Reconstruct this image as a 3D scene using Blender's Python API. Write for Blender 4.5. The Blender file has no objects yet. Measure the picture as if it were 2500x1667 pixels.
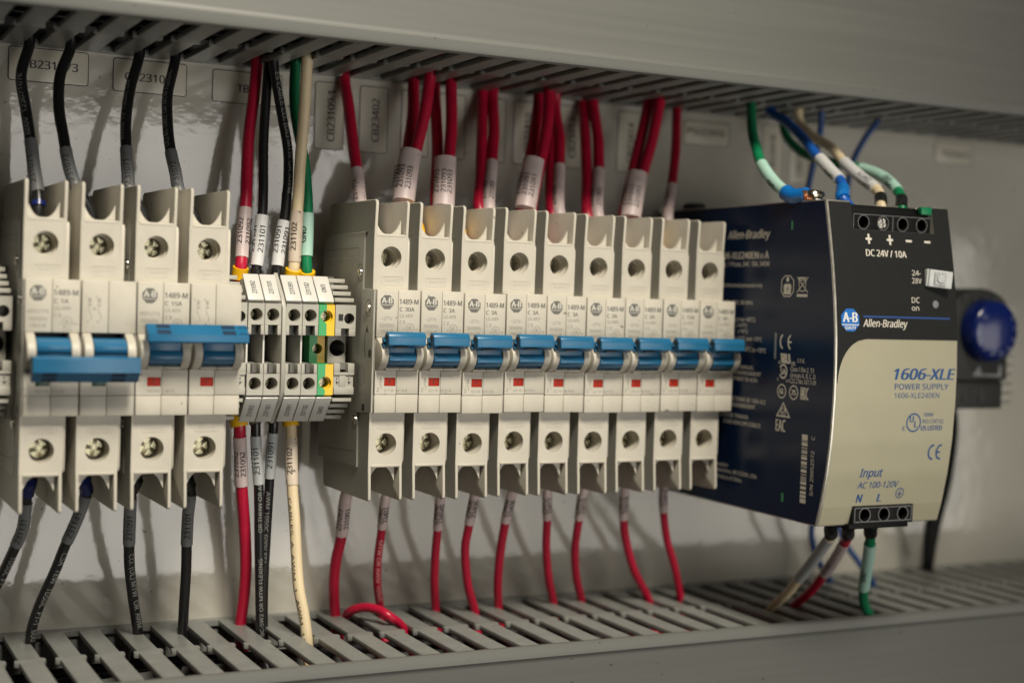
import bpy, bmesh, math, random
from math import sin, cos, pi, radians, atan2, hypot
from mathutils import Vector, Matrix
random.seed(7)
scene = bpy.context.scene
COL = scene.collection
S = 0.001                                   # everything below is in millimetres
# ------------------------------------------------------------------ camera
CAM = Vector((-74.047, -562.960, 21.667))
RT = Vector((0.893391, -0.448207, 0.031045)); UP = Vector((-0.013922, 0.041449, 0.999044)); FW = Vector((0.449065, 0.892968, -0.030791))
FPX, PW, PH = 3568.87, 2500.0, 1667.0
cam = bpy.data.cameras.new('camera'); camo = bpy.data.objects.new('camera', cam); COL.objects.link(camo)
cam.sensor_width = 36; cam.lens = FPX / PW * 36; cam.clip_start = .02; cam.clip_end = 20
R = Matrix((RT, UP, -FW)).transposed().to_4x4(); R.translation = CAM * S; camo.matrix_world = R
cam.dof.use_dof = True; cam.dof.focus_distance = .536; cam.dof.aperture_fstop = 5.2
scene.camera = camo
# ------------------------------------------------------------------ light
w = bpy.data.worlds.new('World'); scene.world = w; w.use_nodes = True
bg = w.node_tree.nodes['Background']; bg.inputs[0].default_value = (1, .93, .80, 1); bg.inputs[1].default_value = .02
def area(name, loc, aim, sx, sy, power, col):
    l = bpy.data.lights.new(name, 'AREA'); l.shape = 'RECTANGLE'; l.size = sx * S; l.size_y = sy * S; l.energy = power; l.color = col
    o = bpy.data.objects.new(name, l); COL.objects.link(o); o.location = Vector(loc) * S
    o.rotation_euler = (Vector(aim) - Vector(loc)).to_track_quat('-Z', 'Y').to_euler(); return o
l = bpy.data.lights.new('key_lamp', 'SPOT'); l.energy = 84; l.color = (1, .925, .78); l.shadow_soft_size = .17; l.spot_size = radians(39.5); l.spot_blend = 1
ko = bpy.data.objects.new('key_lamp', l); COL.objects.link(ko); ko.location = Vector((80, -800, 880)) * S; ko.rotation_euler = (Vector((105, -60, 0)) - Vector((80, -800, 880))).to_track_quat('-Z', 'Y').to_euler()
area('front_fill', (520, -1900, -250), (520, 0, -250), 620, 1100, 8.4, (1, .96, .89))  # area lamp added behind the camera: front fill and bright patches on the panel
area('side_fill', (1580, -1900, -265), (1580, 0, -265), 1480, 870, 8.6, (1, .95, .86))  # wide dim area lamp added for fill and panel reflections towards the right
vs = scene.view_settings; vs.view_transform = 'Standard'; vs.look = 'None'; vs.exposure = 0; vs.gamma = 1; vs.use_curve_mapping = False
scene.cycles.use_denoising = True; scene.cycles.max_bounces = 8
# ------------------------------------------------------------------ helpers
def ray(u, v): return FW + RT * ((u - PW / 2) / FPX) - UP * ((v - PH / 2) / FPX)
def at(u, v, Y): d = ray(u, v); return CAM + d * ((Y - CAM.y) / d.y)
def atZ(u, v, Z): d = ray(u, v); return CAM + d * ((Z - CAM.z) / d.z)
def atX(u, v, X): d = ray(u, v); return CAM + d * ((X - CAM.x) / d.x)
def px(P): d = P - CAM; z = d.dot(FW); return (PW / 2 + FPX * d.dot(RT) / z, PH / 2 - FPX * d.dot(UP) / z)
MATS = {}
def mat(name, col, rough=.45, metal=0, bump=0, bscale=600, var=.06, vscale=60, coat=0, spec=.5, trans=0, stretch=None, bdist=.0004, specks=0):
    m = bpy.data.materials.new(name); m.use_nodes = True; n = m.node_tree.nodes; L = m.node_tree.links
    p = n['Principled BSDF']; p.inputs['Roughness'].default_value = rough; p.inputs['Metallic'].default_value = metal
    p.inputs['Coat Weight'].default_value = coat; p.inputs['Specular IOR Level'].default_value = spec
    p.inputs['Transmission Weight'].default_value = trans
    tc = n.new('ShaderNodeTexCoord'); out = tc.outputs['Object']
    if stretch:
        mp = n.new('ShaderNodeMapping'); mp.inputs['Scale'].default_value = stretch; L.new(out, mp.inputs[0]); out = mp.outputs[0]
    if var:
        t = n.new('ShaderNodeTexNoise'); t.inputs['Scale'].default_value = vscale; t.inputs['Detail'].default_value = 4
        L.new(out, t.inputs['Vector'])
        r = n.new('ShaderNodeValToRGB'); r.color_ramp.elements[0].position = .3; r.color_ramp.elements[1].position = .7
        r.color_ramp.elements[0].color = [c * (1 - var) for c in col] + [1]; r.color_ramp.elements[1].color = [min(1, c * (1 + var)) for c in col] + [1]
        L.new(t.outputs['Fac'], r.inputs[0]); cout = r.outputs[0]
        if specks:                       # stray dirt specks and small scuffs
            t2 = n.new('ShaderNodeTexNoise'); t2.inputs['Scale'].default_value = 420; t2.inputs['Detail'].default_value = 1; gp = n.new('ShaderNodeNewGeometry'); L.new(gp.outputs['Position'], t2.inputs['Vector'])
            r2 = n.new('ShaderNodeValToRGB'); r2.color_ramp.elements[0].position = specks; r2.color_ramp.elements[1].position = specks + .03; L.new(t2.outputs['Fac'], r2.inputs[0])
            mx = n.new('ShaderNodeMix'); mx.data_type = 'RGBA'; L.new(r2.outputs[0], mx.inputs[0]); L.new(cout, mx.inputs[6]); mx.inputs[7].default_value = [c * .35 for c in col] + [1]; cout = mx.outputs[2]
        L.new(cout, p.inputs['Base Color'])
        mr = n.new('ShaderNodeMapRange'); mr.inputs['To Min'].default_value = max(.02, rough - .06); mr.inputs['To Max'].default_value = min(1, rough + .06)
        L.new(t.outputs['Fac'], mr.inputs[0]); L.new(mr.outputs[0], p.inputs['Roughness'])
    else: p.inputs['Base Color'].default_value = list(col) + [1]
    if bump:
        t = n.new('ShaderNodeTexNoise'); t.inputs['Scale'].default_value = bscale; t.inputs['Detail'].default_value = 3
        L.new(out, t.inputs['Vector'])
        b = n.new('ShaderNodeBump'); b.inputs['Strength'].default_value = bump; b.inputs['Distance'].default_value = bdist
        L.new(t.outputs['Fac'], b.inputs['Height']); L.new(b.outputs[0], p.inputs['Normal'])
    MATS[name] = m; return name
mat('panel', (.47, .45, .395), .045, bump=.22, bscale=150, var=.05, vscale=25, coat=.42, spec=.55, specks=.735)
mat('duct', (.205, .21, .197), .42, bump=.06, bscale=900, var=.09, vscale=130, specks=.75)
mat('duct_cover', (.125, .127, .117), .45, bump=.12, bscale=260, var=.04, vscale=140, stretch=(.04, 1, 3), bdist=.0002, specks=.77)
mat('plastic', (.53, .495, .42), .48, bump=.05, bscale=1500, var=.06, vscale=110, specks=.77)
mat('plastic_shaded', (.36, .35, .31), .40, bump=.05, bscale=1200, var=.05)  # darker copy of plastic: shade on flanks and in cavities put into the colour
mat('dark', (.02, .02, .02), .6, var=0)
mat('hole', (.10, .095, .085), .5, var=0)
mat('print', (.135, .13, .115), .6, var=0)
mat('print_faint', (.22, .21, .185), .6, var=0)
mat('emboss', (.47, .45, .39), .45, var=0)
mat('ink', (.012, .012, .014), .5, var=0)
mat('blue', (.014, .125, .255), .33, bump=.05, bscale=900, var=.08)
mat('red_flag', (.40, .020, .006), .5, var=.05, spec=.25)
mat('green_flag', (.01, .045, .02), .4, var=.05)
mat('screw', (.30, .28, .19), .27, metal=1, bump=.2, bscale=1500, var=.15, vscale=700)
mat('screw_shaded', (.05, .042, .03), .3, metal=1, var=.2)  # dark metal puts the shade of the power supply bores into the screws
mat('steel', (.60, .57, .52), .18, metal=1, bump=.1, bscale=900, var=.1)
mat('copper', (.72, .33, .18), .35, metal=1, var=.1)
mat('terminal', (.40, .385, .335), .42, bump=.05, bscale=1200, var=.04)
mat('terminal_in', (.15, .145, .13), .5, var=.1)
mat('tag_white', (.58, .57, .53), .35, var=.02)
mat('pe_green', (.045, .36, .12), .4, var=.04)
mat('pe_yellow', (.86, .50, .015), .38, var=.04)
mat('ferrule_yellow', (.86, .48, .008), .32, var=.04)
mat('w_red', (.43, .006, .036), .36, bump=.05, bscale=500, var=.10, vscale=120)
mat('w_black', (.010, .010, .011), .33, bump=.05, bscale=500, var=.1)
mat('w_cream', (.72, .59, .38), .42, var=.05)
mat('w_green', (.003, .19, .075), .38, var=.06)
mat('w_blue', (.01, .10, .42), .35, var=.06)
mat('s_pink', (.56, .455, .445), .42, var=.1, vscale=200, specks=.74)
mat('s_white', (.66, .66, .66), .35, var=.04)
mat('s_grey', (.145, .15, .155), .42, var=.06)
mat('s_light', (.42, .44, .44), .42, var=.05)
mat('s_mint', (.42, .66, .56), .42, var=.05)
mat('s_cream', (.62, .52, .42), .45, var=.1, vscale=250, specks=.66)
mat('f_blue', (.003, .012, .11), .25, var=.05)
mat('w_blue_dark', (.006, .05, .20), .4, var=.05); mat('f_blue2', (.006, .16, .52), .22, var=.05, coat=.3)
mat('f_black', (.012, .012, .012), .28, var=0)
mat('navy', (.004, .014, .046), .24, var=.05, spec=.3)
mat('charcoal', (.016, .017, .017), .65, spec=.2, bump=.5, bscale=2600, var=.25, vscale=2600, bdist=.00015)
mat('beige', (.40, .375, .265), .42, bump=.05, bscale=1500, var=.03)
mat('metal_edge', (.52, .50, .44), .32, metal=.7, var=.12, vscale=300)
mat('print_beige', (.72, .67, .58), .55, var=0)
mat('print_blue', (.012, .075, .24), .5, var=0)
mat('logo_blue', (.01, .15, .52), .4, var=0)
mat('logo_white', (.78, .78, .76), .5, var=0)
mat('line_blue', (.02, .07, .26), .5, var=0)
mat('clip_green', (.06, .33, .13), .4, var=0)
mat('conn', (.006, .006, .006), .5, var=0, spec=.15)
mat('conn_edge', (.12, .12, .12), .35, var=0)
mat('clear', (.78, .80, .80), .12, var=0, trans=.45)
mat('cover_clear', (.62, .64, .63), .22, var=.05)
mat('led', (.22, .23, .23), .4, var=0)
mat('thermo', (.016, .017, .015), .6, var=.1)
mat('knob', (.004, .014, .115), .22, var=.06, coat=.3)
mat('knob_mark', (.22, .26, .36), .4, var=0)
mat('wire_print', (.27, .27, .255), .5, var=0)
mat('wire_print_pink', (.75, .45, .42), .5, var=0)
mat('label', (.50, .47, .39), .38, var=.03)
_G = {}
try: FONT = bpy.data.fonts.load(bpy.utils.resource_path('LOCAL') + '/datafiles/fonts/NotoSansHebrew-Regular.woff2')   # a sans-serif that ships with Blender
except Exception: FONT = None
def glyphs(s, bold=0, shear=0):
    k = (s, bold, shear)
    if k not in _G:
        def mk(b):
            cu = bpy.data.curves.new('t', 'FONT'); cu.body = b; cu.size = 1
            if FONT: cu.font = FONT
            cu.offset = bold; cu.shear = shear; cu.resolution_u = 3; cu.fill_mode = 'FRONT'
            ob = bpy.data.objects.new('t', cu); COL.objects.link(ob)
            me = bpy.data.meshes.new_from_object(ob); vs_ = [(v.co.x, v.co.y) for v in me.vertices]; fs = [tuple(p.vertices) for p in me.polygons]
            bpy.data.objects.remove(ob); bpy.data.meshes.remove(me); bpy.data.curves.remove(cu); return vs_, fs
        if 'H' not in _G: _G['H'] = 1; hv, _ = mk('H'); _G['H'] = max(v[1] for v in hv) - 2 * bold
        v, f = mk(s); c = _G['H']
        if not v: return [], [], 1
        x0 = min(a[0] for a in v); v = [((a[0] - x0) / c, a[1] / c) for a in v]
        _G[k] = (v, f, max(a[0] for a in v))
    return _G[k]
FRONT = (Vector((1, 0, 0)), Vector((0, 0, 1)), Vector((0, -1, 0)))
class MB:
    def __init__(s): s.v = []; s.f = []; s.mi = []; s.m = []
    def _m(s, m):
        if m not in s.m: s.m.append(m)
        return s.m.index(m)
    def add(s, vs_, fs, m):
        o = len(s.v); k = s._m(m); s.v += [Vector(a) for a in vs_]
        for f in fs: s.f.append(tuple(i + o for i in f)); s.mi.append(k)
    def face(s, pts, m): s.add(pts, [tuple(range(len(pts)))], m)
    def bm(s, b, m, M=None):
        if M: b.transform(M)
        b.verts.index_update(); s.add([v.co.copy() for v in b.verts], [tuple(v.index for v in f.verts) for f in b.faces], m); b.free()
    def box(s, x0, x1, y0, y1, z0, z1, m, bev=0, seg=2, M=None):
        b = bmesh.new(); bmesh.ops.create_cube(b, size=1)
        for v in b.verts: v.co = Vector((x0 + (v.co.x + .5) * (x1 - x0), y0 + (v.co.y + .5) * (y1 - y0), z0 + (v.co.z + .5) * (z1 - z0)))
        bmesh.ops.recalc_face_normals(b, faces=b.faces)
        if bev: bmesh.ops.bevel(b, geom=list(b.edges), offset=bev, segments=seg, affect='EDGES', profile=.5)
        s.bm(b, m, M)
    def prism(s, poly, ax, a0, a1, m, bev=0, seg=2, M=None):
        def P(p, a): return (a, p[0], p[1]) if ax == 'x' else ((p[0], a, p[1]) if ax == 'y' else (p[0], p[1], a))
        b = bmesh.new(); lo = [b.verts.new(P(p, a0)) for p in poly]; hi = [b.verts.new(P(p, a1)) for p in poly]; n = len(poly)
        fl = b.faces.new(lo); fh = b.faces.new(hi[::-1])
        for i in range(n): b.faces.new((lo[i], hi[i], hi[(i + 1) % n], lo[(i + 1) % n]))
        bmesh.ops.recalc_face_normals(b, faces=b.faces)
        if bev:
            es = list(set(fl.edges) | set(fh.edges)); bmesh.ops.bevel(b, geom=es, offset=bev, segments=seg, affect='EDGES', profile=.5)
        s.bm(b, m, M)
    def cyl(s, c, ax, r, l, m, n=28, r2=None, caps=(1, 1)):
        """from c along unit axis ax for length l"""
        ax = Vector(ax).normalized(); u = ax.orthogonal().normalized(); w_ = ax.cross(u); c = Vector(c); r2 = r if r2 is None else r2
        a = [c + (u * cos(2 * pi * i / n) + w_ * sin(2 * pi * i / n)) * r for i in range(n)]
        b = [c + ax * l + (u * cos(2 * pi * i / n) + w_ * sin(2 * pi * i / n)) * r2 for i in range(n)]
        fs = [(i, (i + 1) % n, n + (i + 1) % n, n + i) for i in range(n)]
        if caps[0]: fs.append(tuple(range(n - 1, -1, -1)))
        if caps[1]: fs.append(tuple(range(n, 2 * n)))
        s.add(a + b, fs, m)
    def lathe(s, c, ax, prof, m, n=28):
        """prof: list of (distance along axis, radius)"""
        ax = Vector(ax).normalized(); u = ax.orthogonal().normalized(); w_ = ax.cross(u); c = Vector(c); vs_ = []; fs = []
        for d, r in prof: vs_ += [c + ax * d + (u * cos(2 * pi * i / n) + w_ * sin(2 * pi * i / n)) * r for i in range(n)]
        for k in range(len(prof) - 1): fs += [(k * n + i, k * n + (i + 1) % n, (k + 1) * n + (i + 1) % n, (k + 1) * n + i) for i in range(n)]
        s.add(vs_, fs, m)
    def sphere(s, c, r, m, sc=(1, 1, 1)):
        b = bmesh.new(); bmesh.ops.create_uvsphere(b, u_segments=20, v_segments=12, radius=r)
        for v in b.verts: v.co = Vector((v.co.x * sc[0] + c[0], v.co.y * sc[1] + c[1], v.co.z * sc[2] + c[2]))
        s.bm(b, m)
    def tube(s, path, r, m, n=16, cap=True, frames=None, ab=None):
        """path of points; ab = (half width across, half depth) for a flat oval"""
        fr = frames or path_frames(path); vs_ = []; fs = []; k = len(path)
        for P, (t, nn, sd) in zip(path, fr):
            for i in range(n):
                a = 2 * pi * i / n; ra, rb = ab if ab else (r, r)
                vs_.append(P + nn * cos(a) * rb + sd * sin(a) * ra)
        for j in range(k - 1): fs += [(j * n + i, j * n + (i + 1) % n, (j + 1) * n + (i + 1) % n, (j + 1) * n + i) for i in range(n)]
        if cap: fs.append(tuple(range(n - 1, -1, -1))); fs.append(tuple((k - 1) * n + i for i in range(n)))
        s.add(vs_, fs, m)
    def plate_hole(s, x0, x1, z0, z1, Y, cx, cz, r, m, n=32, depth=0, mi=None, steps=()):
        """plate facing -Y with a round bore going to +Y; steps = [(depth, radius), ...] inside the bore"""
        angs = sorted(set([2 * pi * i / n for i in range(n)] + [atan2(b - cz, a - cx) % (2 * pi) for a in (x0, x1) for b in (z0, z1)]))
        k = len(angs); out = []; inn = []
        for a in angs:
            c_, s_ = cos(a), sin(a); t = min([((x1 if c_ > 0 else x0) - cx) / c_ if abs(c_) > 1e-9 else 1e9, ((z1 if s_ > 0 else z0) - cz) / s_ if abs(s_) > 1e-9 else 1e9])
            out.append((cx + c_ * t, Y, cz + s_ * t)); inn.append((c_, s_))
        ring = lambda y, rr: [(cx + c_ * rr, y, cz + s_ * rr) for c_, s_ in inn]
        s.add(out + ring(Y + .12, r) , [(i, (i + 1) % k, k + (i + 1) % k, k + i) for i in range(k)], m)
        pr = [(Y + .12, r)] + [(Y + d, q) for d, q in steps]
        if depth: pr.append((Y + depth, pr[-1][1]))
        for (ya, ra), (yb, rb) in zip(pr, pr[1:]): s.add(ring(ya, ra) + ring(yb, rb), [(i, (i + 1) % k, k + (i + 1) % k, k + i) for i in range(k)], mi or m)
        if depth: s.face(ring(*pr[-1])[::-1], mi or m)
    def plate_window(s, x0, x1, z0, z1, Y, a0, a1, b0, b1, m, depth=1):
        o = [(x0, Y, z0), (x1, Y, z0), (x1, Y, z1), (x0, Y, z1)]; i_ = [(a0, Y, b0), (a1, Y, b0), (a1, Y, b1), (a0, Y, b1)]; d = [(p[0], Y + depth, p[2]) for p in i_]
        s.add(o + i_ + d, [(k, (k + 1) % 4, 4 + (k + 1) % 4, 4 + k) for k in range(4)] + [(4 + k, 4 + (k + 1) % 4, 8 + (k + 1) % 4, 8 + k) for k in range(4)], m)
    def strip(s, pts, wd, O, fr, m, off=.04, closed=False):
        """flat printed stroke on a plane; pts in (u,v) mm"""
        u, v, n = fr; p = [Vector(q).to_2d() for q in pts]; k = len(p); L_ = []; R_ = []
        for i in range(k):
            a = p[i - 1] if (i > 0 or closed) else None; b = p[(i + 1) % k] if (i < k - 1 or closed) else None
            d1 = (p[i] - a).normalized() if a is not None else None; d2 = (b - p[i]).normalized() if b is not None else None
            d1 = d1 or d2; d2 = d2 or d1; t = (d1 + d2)
            t = t.normalized() if t.length > 1e-6 else d1
            nn = Vector((-t.y, t.x)); c_ = max(.35, nn.dot(Vector((-d1.y, d1.x)))); L_.append(p[i] + nn * wd / 2 / c_); R_.append(p[i] - nn * wd / 2 / c_)
        W = O if callable(O) else (lambda q: Vector(O) + u * q.x + v * q.y + n * off)
        vs_ = [W(q) for q in L_ + R_]; rng = range(k if closed else k - 1)
        s.add(vs_, [(i, k + i, k + (i + 1) % k, (i + 1) % k) for i in rng], m)
    def poly(s, pts, O, fr, m, off=.04):
        u, v, n = fr; W = O if callable(O) else (lambda q: Vector(O) + u * q.x + v * q.y + n * off)
        s.face([W(Vector(q)) for q in pts], m)
    def text(s, body, O, fr, h, m, width=None, align='l', bold=0, shear=0, off=.04, warp=None, sub=0):
        gv, gf, gw = glyphs(body, 0, shear)
        sx = h if width is None else width / gw
        sh = {'l': 0, 'c': -gw * sx / 2, 'r': -gw * sx}[align]
        q = [Vector((a * sx + sh, b * h)) for a, b in gv]
        if sub:
            b = bmesh.new(); bv = [b.verts.new((a.x, a.y, 0)) for a in q]
            for f in gf:
                try: b.faces.new([bv[i] for i in f])
                except ValueError: pass
            for _ in range(3):
                es = [e for e in b.edges if e.calc_length() > sub]
                if not es: break
                bmesh.ops.subdivide_edges(b, edges=es, cuts=1); bmesh.ops.triangulate(b, faces=b.faces)
            b.verts.index_update(); q = [v.co.to_2d() for v in b.verts]; gf = [tuple(v.index for v in f.verts) for f in b.faces]; b.free()
        # heavier lettering is struck again beside itself, each strike a few microns higher
        strikes = [(0, 0)] if not bold else [(-bold * h * 2, 0), (bold * h * 2, .012), (0, .006)]
        for dx, up in strikes:
            if warp:
                vs_ = [warp(a + Vector((dx, 0))) for a in q]; vs_ = [p + (CAM - p).normalized() * up for p in vs_]
            else:
                u, v, n = fr; vs_ = [Vector(O) + u * (a.x + dx) + v * a.y + n * (off + up) for a in q]
            s.add(vs_, gf, m)
    def build(s, name, parent=None, org=(0, 0, 0), smooth=35):
        me = bpy.data.meshes.new(name); o_ = Vector(org)
        me.from_pydata([(a - o_) * S for a in s.v], [], s.f); 
        for k in s.m: me.materials.append(bpy.data.materials[k])
        me.polygons.foreach_set('material_index', s.mi); me.polygons.foreach_set('use_smooth', [True] * len(me.polygons)); me.update()
        me.set_sharp_from_angle(angle=radians(smooth))
        o = bpy.data.objects.new(name, me); COL.objects.link(o)
        if parent: o.parent = parent
        else: o.location = o_ * S
        return o
def path_frames(path):
    fr = []
    for i, P in enumerate(path):
        t = (path[min(i + 1, len(path) - 1)] - path[max(i - 1, 0)]).normalized(); c = (CAM - P); n = (c - t * c.dot(t)).normalized(); fr.append((t, n, t.cross(n)))
    return fr
def spline(pts, step=1.6):
    out = []; n = len(pts)
    for i in range(n - 1):
        p0 = pts[i - 1] if i else pts[0] * 2 - pts[1]; p1, p2 = pts[i], pts[i + 1]; p3 = pts[i + 2] if i + 2 < n else pts[-1] * 2 - pts[-2]
        k = max(2, int((p2 - p1).length / step))
        for j in range(k):
            t = j / k; out.append(.5 * ((2 * p1) + (p2 - p0) * t + (2 * p0 - 5 * p1 + 4 * p2 - p3) * t * t + (3 * p1 - p0 - 3 * p2 + p3) * t ** 3))
    return out + [pts[-1].copy()]
def circ(cx, cy, r, n=24, a0=0, a1=2 * pi, end=False, ry=None): return [(cx + r * cos(a0 + (a1 - a0) * i / n), cy + (ry or r) * sin(a0 + (a1 - a0) * i / n)) for i in range(n + (1 if end else 0))]
def rrect(x0, x1, z0, z1, r, n=5):
    o = []
    for cx, cz, a in ((x1 - r, z1 - r, 0), (x0 + r, z1 - r, pi / 2), (x0 + r, z0 + r, pi), (x1 - r, z0 + r, 1.5 * pi)): o += circ(cx, cz, r, n, a, a + pi / 2, True)
    return o
def tag(o, label, cat, group=None, kind=None):
    o['label'] = label; o['category'] = cat
    if group: o['group'] = group
    if kind: o['kind'] = kind
    return o
def thing(name, loc, label, cat, group=None):
    o = bpy.data.objects.new(name, None); COL.objects.link(o); o.location = Vector(loc) * S; o.empty_display_size = .01
    return tag(o, label, cat, group)
def screw(mb, c, ax, r, m='screw', rot=.4, slot=.22):
    """pan head with a cross recess, head facing ax"""
    ax = Vector(ax).normalized(); u = Vector((1, 0, 0)) if abs(ax.x) < .9 else Vector((0, 1, 0)); u = (u - ax * u.dot(ax)).normalized(); v = ax.cross(u); c = Vector(c)
    mb.lathe(c, ax, [(-.6, r * 1.02), (-.25, r), (-.05, r * .9), (-.05, 0.01)], m, 24)
    g = slot * r; h = .35
    for q in range(4):
        a0 = rot + q * pi / 2; e1 = u * cos(a0) + v * sin(a0); e2 = u * -sin(a0) + v * cos(a0)
        pts = [(g, g), (r * .93, g)] + [(r * .95 * cos(t), r * .95 * sin(t)) for t in (.35, .6, .785, .97, 1.22)] + [(g, r * .93)]
        lo = [c + e1 * a + e2 * b - ax * .05 for a, b in pts]; hi = [c + e1 * (a * .93 + .02) + e2 * (b * .93 + .02) + ax * h for a, b in pts]; k = len(pts)
        mb.add(lo + hi, [tuple(range(k, 2 * k))] + [(i, (i + 1) % k, k + (i + 1) % k, k + i) for i in range(k)], m)
# ------------------------------------------------------------------ setting: enamelled back panel
mb = MB(); mb.box(-260, 900, 0, 2, -420, 420, 'panel'); o = mb.build('back_panel', org=(0, 0, 0)); o['kind'] = 'structure'
# ------------------------------------------------------------------ wiring ducts
PITCH = 13.4
def finger_poly(x0, x1, yb, yn, yf):
    """outline of one finger between two slots, seen along Z; nubs half way, rounded at the front"""
    h = 1.45; o = [(x0, yb), (x1, yb), (x1, yn + 3.2), (x1 + .5, yn + 2.5), (x1 + h, yn + 2.0), (x1 + h, yn - .2), (x1 + h - .4, yn - .8), (x1, yn - 1.2), (x1, yf + 1.0), (x1 - .5, yf)]
    o += [(x0 + 2.2, yf), (x0 + 1.0, yf + .5), (x0 + .2, yf + 1.8), (x0, yf + 3.5)]
    o += [(x0, yn - 1.6), (x0 - .5, yn - 1.5), (x0 - h, yn - .8), (x0 - h, yn + .9), (x0 - h + .4, yn + 1.3), (x0, yn + 1.6)]
    return o
def duct(name, zt, sgn, ph, depth, label):
    """zt: plane of the slotted side; sgn -1 the duct lies below that plane, +1 above"""
    X0, X1 = -110, 640
    t = thing(name, (X0, 0, zt), label, 'wiring duct')
    org = (X0, 0, zt); T = 2.2
    mb = MB(); k0 = int((X0 - ph) / PITCH) + 1; k1 = int((X1 - ph) / PITCH) - 1; yf = -depth + 3.5; yb = -4.5
    z0, z1 = (zt - T, zt) if sgn < 0 else (zt, zt + T)
    for k in range(k0, k1):
        q = random.uniform(-.22, .22); xl = ph + k * PITCH + q; xr = ph + (k + 1) * PITCH - 5.7 + q + random.uniform(-.1, .1)      # finger between slot k (ends at ph+k*P) and slot k+1 (starts)
        mb.prism(finger_poly(xl, xr, yb, -44, yf), 'z', z0, z1, 'duct', bev=.35)
    xa, xb = ph + k0 * PITCH, ph + k1 * PITCH - 5.7
    mb.box(xa, xb, yb + .002, -.3, z0 + .02, z1 - .02, 'duct'); mb.box(xa, xb, yf - 1.6, yf - .002, z0 + .02, z1 - .02, 'duct')
    mb.build('slotted_side', t, org)
    mb = MB(); d = sgn
    mb.box(X0, X1, -3, -.5, min(zt + d * T, zt + d * 80), max(zt + d * T, zt + d * 80), 'duct')
    mb.box(X0, X1, -depth + 3, -.6, min(zt + d * 80, zt + d * 82), max(zt + d * 80, zt + d * 82), 'duct')
    mb.box(X0, X1, -depth + 3.2, -depth + 1.6, min(zt + d * 4, zt + d * 79), max(zt + d * 4, zt + d * 79), 'duct')
    mb.build('tray', t, org)
    mb = MB(); yc = -depth
    prof = [(yc + 2.2, zt - d * .6), (yc - .2, zt - d * .9), (yc - 1.1, zt - d * .3), (yc - 1.5, zt + d * .8), (yc - 1.5, zt + d * 3.4), (yc - .9, zt + d * 4.2), (yc - .55, zt + d * 5.5), (yc - .55, zt + d * 84), (yc + 1.2, zt + d * 84), (yc + 1.2, zt + d * 1.2), (yc + 2.2, zt + d * 1.0)]
    mb.prism(prof, 'x', X0, X1, 'duct_cover')
    mb.build('cover', t, org)
    return t
duct('wiring_duct', -108.4, -1, 149.0, 86.5, 'grey slotted wiring duct with its fingers facing up under the breakers')
duct('wiring_duct', 107.8, 1, 130.6, 87.5, 'grey slotted wiring duct overhead with its fingers facing down')
# ------------------------------------------------------------------ DIN rail
mb = MB(); prof = [(-1, -17.5), (-2, -17.5), (-7.5, -17.5), (-7.5, -12.5), (-1, -12.5), (-1, 12.5), (-7.5, 12.5), (-7.5, 17.5), (-2, 17.5), (-.2, 17.5), (-.2, -17.5)]
prof = [(-.4, -13), (-.4, 13), (-6.5, 13), (-6.5, 17.5), (-7.5, 17.5), (-7.5, 12), (-1.4, 12), (-1.4, -12), (-7.5, -12), (-7.5, -17.5), (-6.5, -17.5), (-6.5, -13)]
mb.prism(prof, 'x', -60, 470, 'steel'); o = mb.build('mounting_rail', org=(-60, 0, 0)); tag(o, 'long steel mounting rail behind the breakers and terminal blocks', 'mounting rail')
# ------------------------------------------------------------------ circuit breakers
def octagon(cx, cz, r): return [(cx + r * cos(pi / 8 + i * pi / 4), cz + r * sin(pi / 8 + i * pi / 4)) for i in range(8)]
def logo(mb, cx, cz, r, O, fr, md, ml, quality=False, off=.04):
    """octagonal badge with two letters; O is a point on a flat face or a function that lays it on a curved one"""
    u, v, n = fr
    if callable(O): L0, L1 = O(0), O(.05)
    else: L0 = lambda q: Vector(O) + u * q.x + v * q.y + n * off; L1 = lambda q: L0(q) + n * .03
    oc = octagon(cx, cz, r); bands = [(a, b) for a, b in ((-1, -.5), (-.5, 0), (0, .5), (.5, 1))]
    if callable(O):
        for a, b in bands:
            hw = lambda t: r * cos(pi / 8) if abs(t) < .38 else r * (cos(pi / 8) - (abs(t) - sin(pi / 8)) / (cos(pi / 8) - sin(pi / 8)) * (cos(pi / 8) - sin(pi / 8)))
            ts = sorted({a, b} | ({-.383} if a < -.383 < b else set()) | ({.383} if a < .383 < b else set())); ts = [max(-.924, min(.924, t)) for t in ts]
            for t0, t1 in zip(ts, ts[1:]): mb.face([L0(Vector((cx + sx * hw(t), cz + t * r))) for sx, t in ((-1, t0), (1, t0), (1, t1), (-1, t1))], md)
    else: mb.face([L0(Vector(q)) for q in oc], md)
    sh = lambda x, z: (lambda q: L1(Vector((q.x + x, q.y + z))))
    mb.text('A-B', None, None, r * .78, ml, width=r * 1.45, align='c', bold=.03, warp=sh(cx, cz - r * .16))
    mb.face([L1(Vector(q)) for q in [(cx - r * .88, cz - r * .42), (cx + r * .88, cz - r * .42), (cx + r * .88, cz - r * .35), (cx - r * .88, cz - r * .35)]], ml)
    if quality: mb.text('QUALITY', None, None, r * .26, ml, width=r * 1.15, align='c', bold=.02, warp=sh(cx, cz - r * .76))
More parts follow.
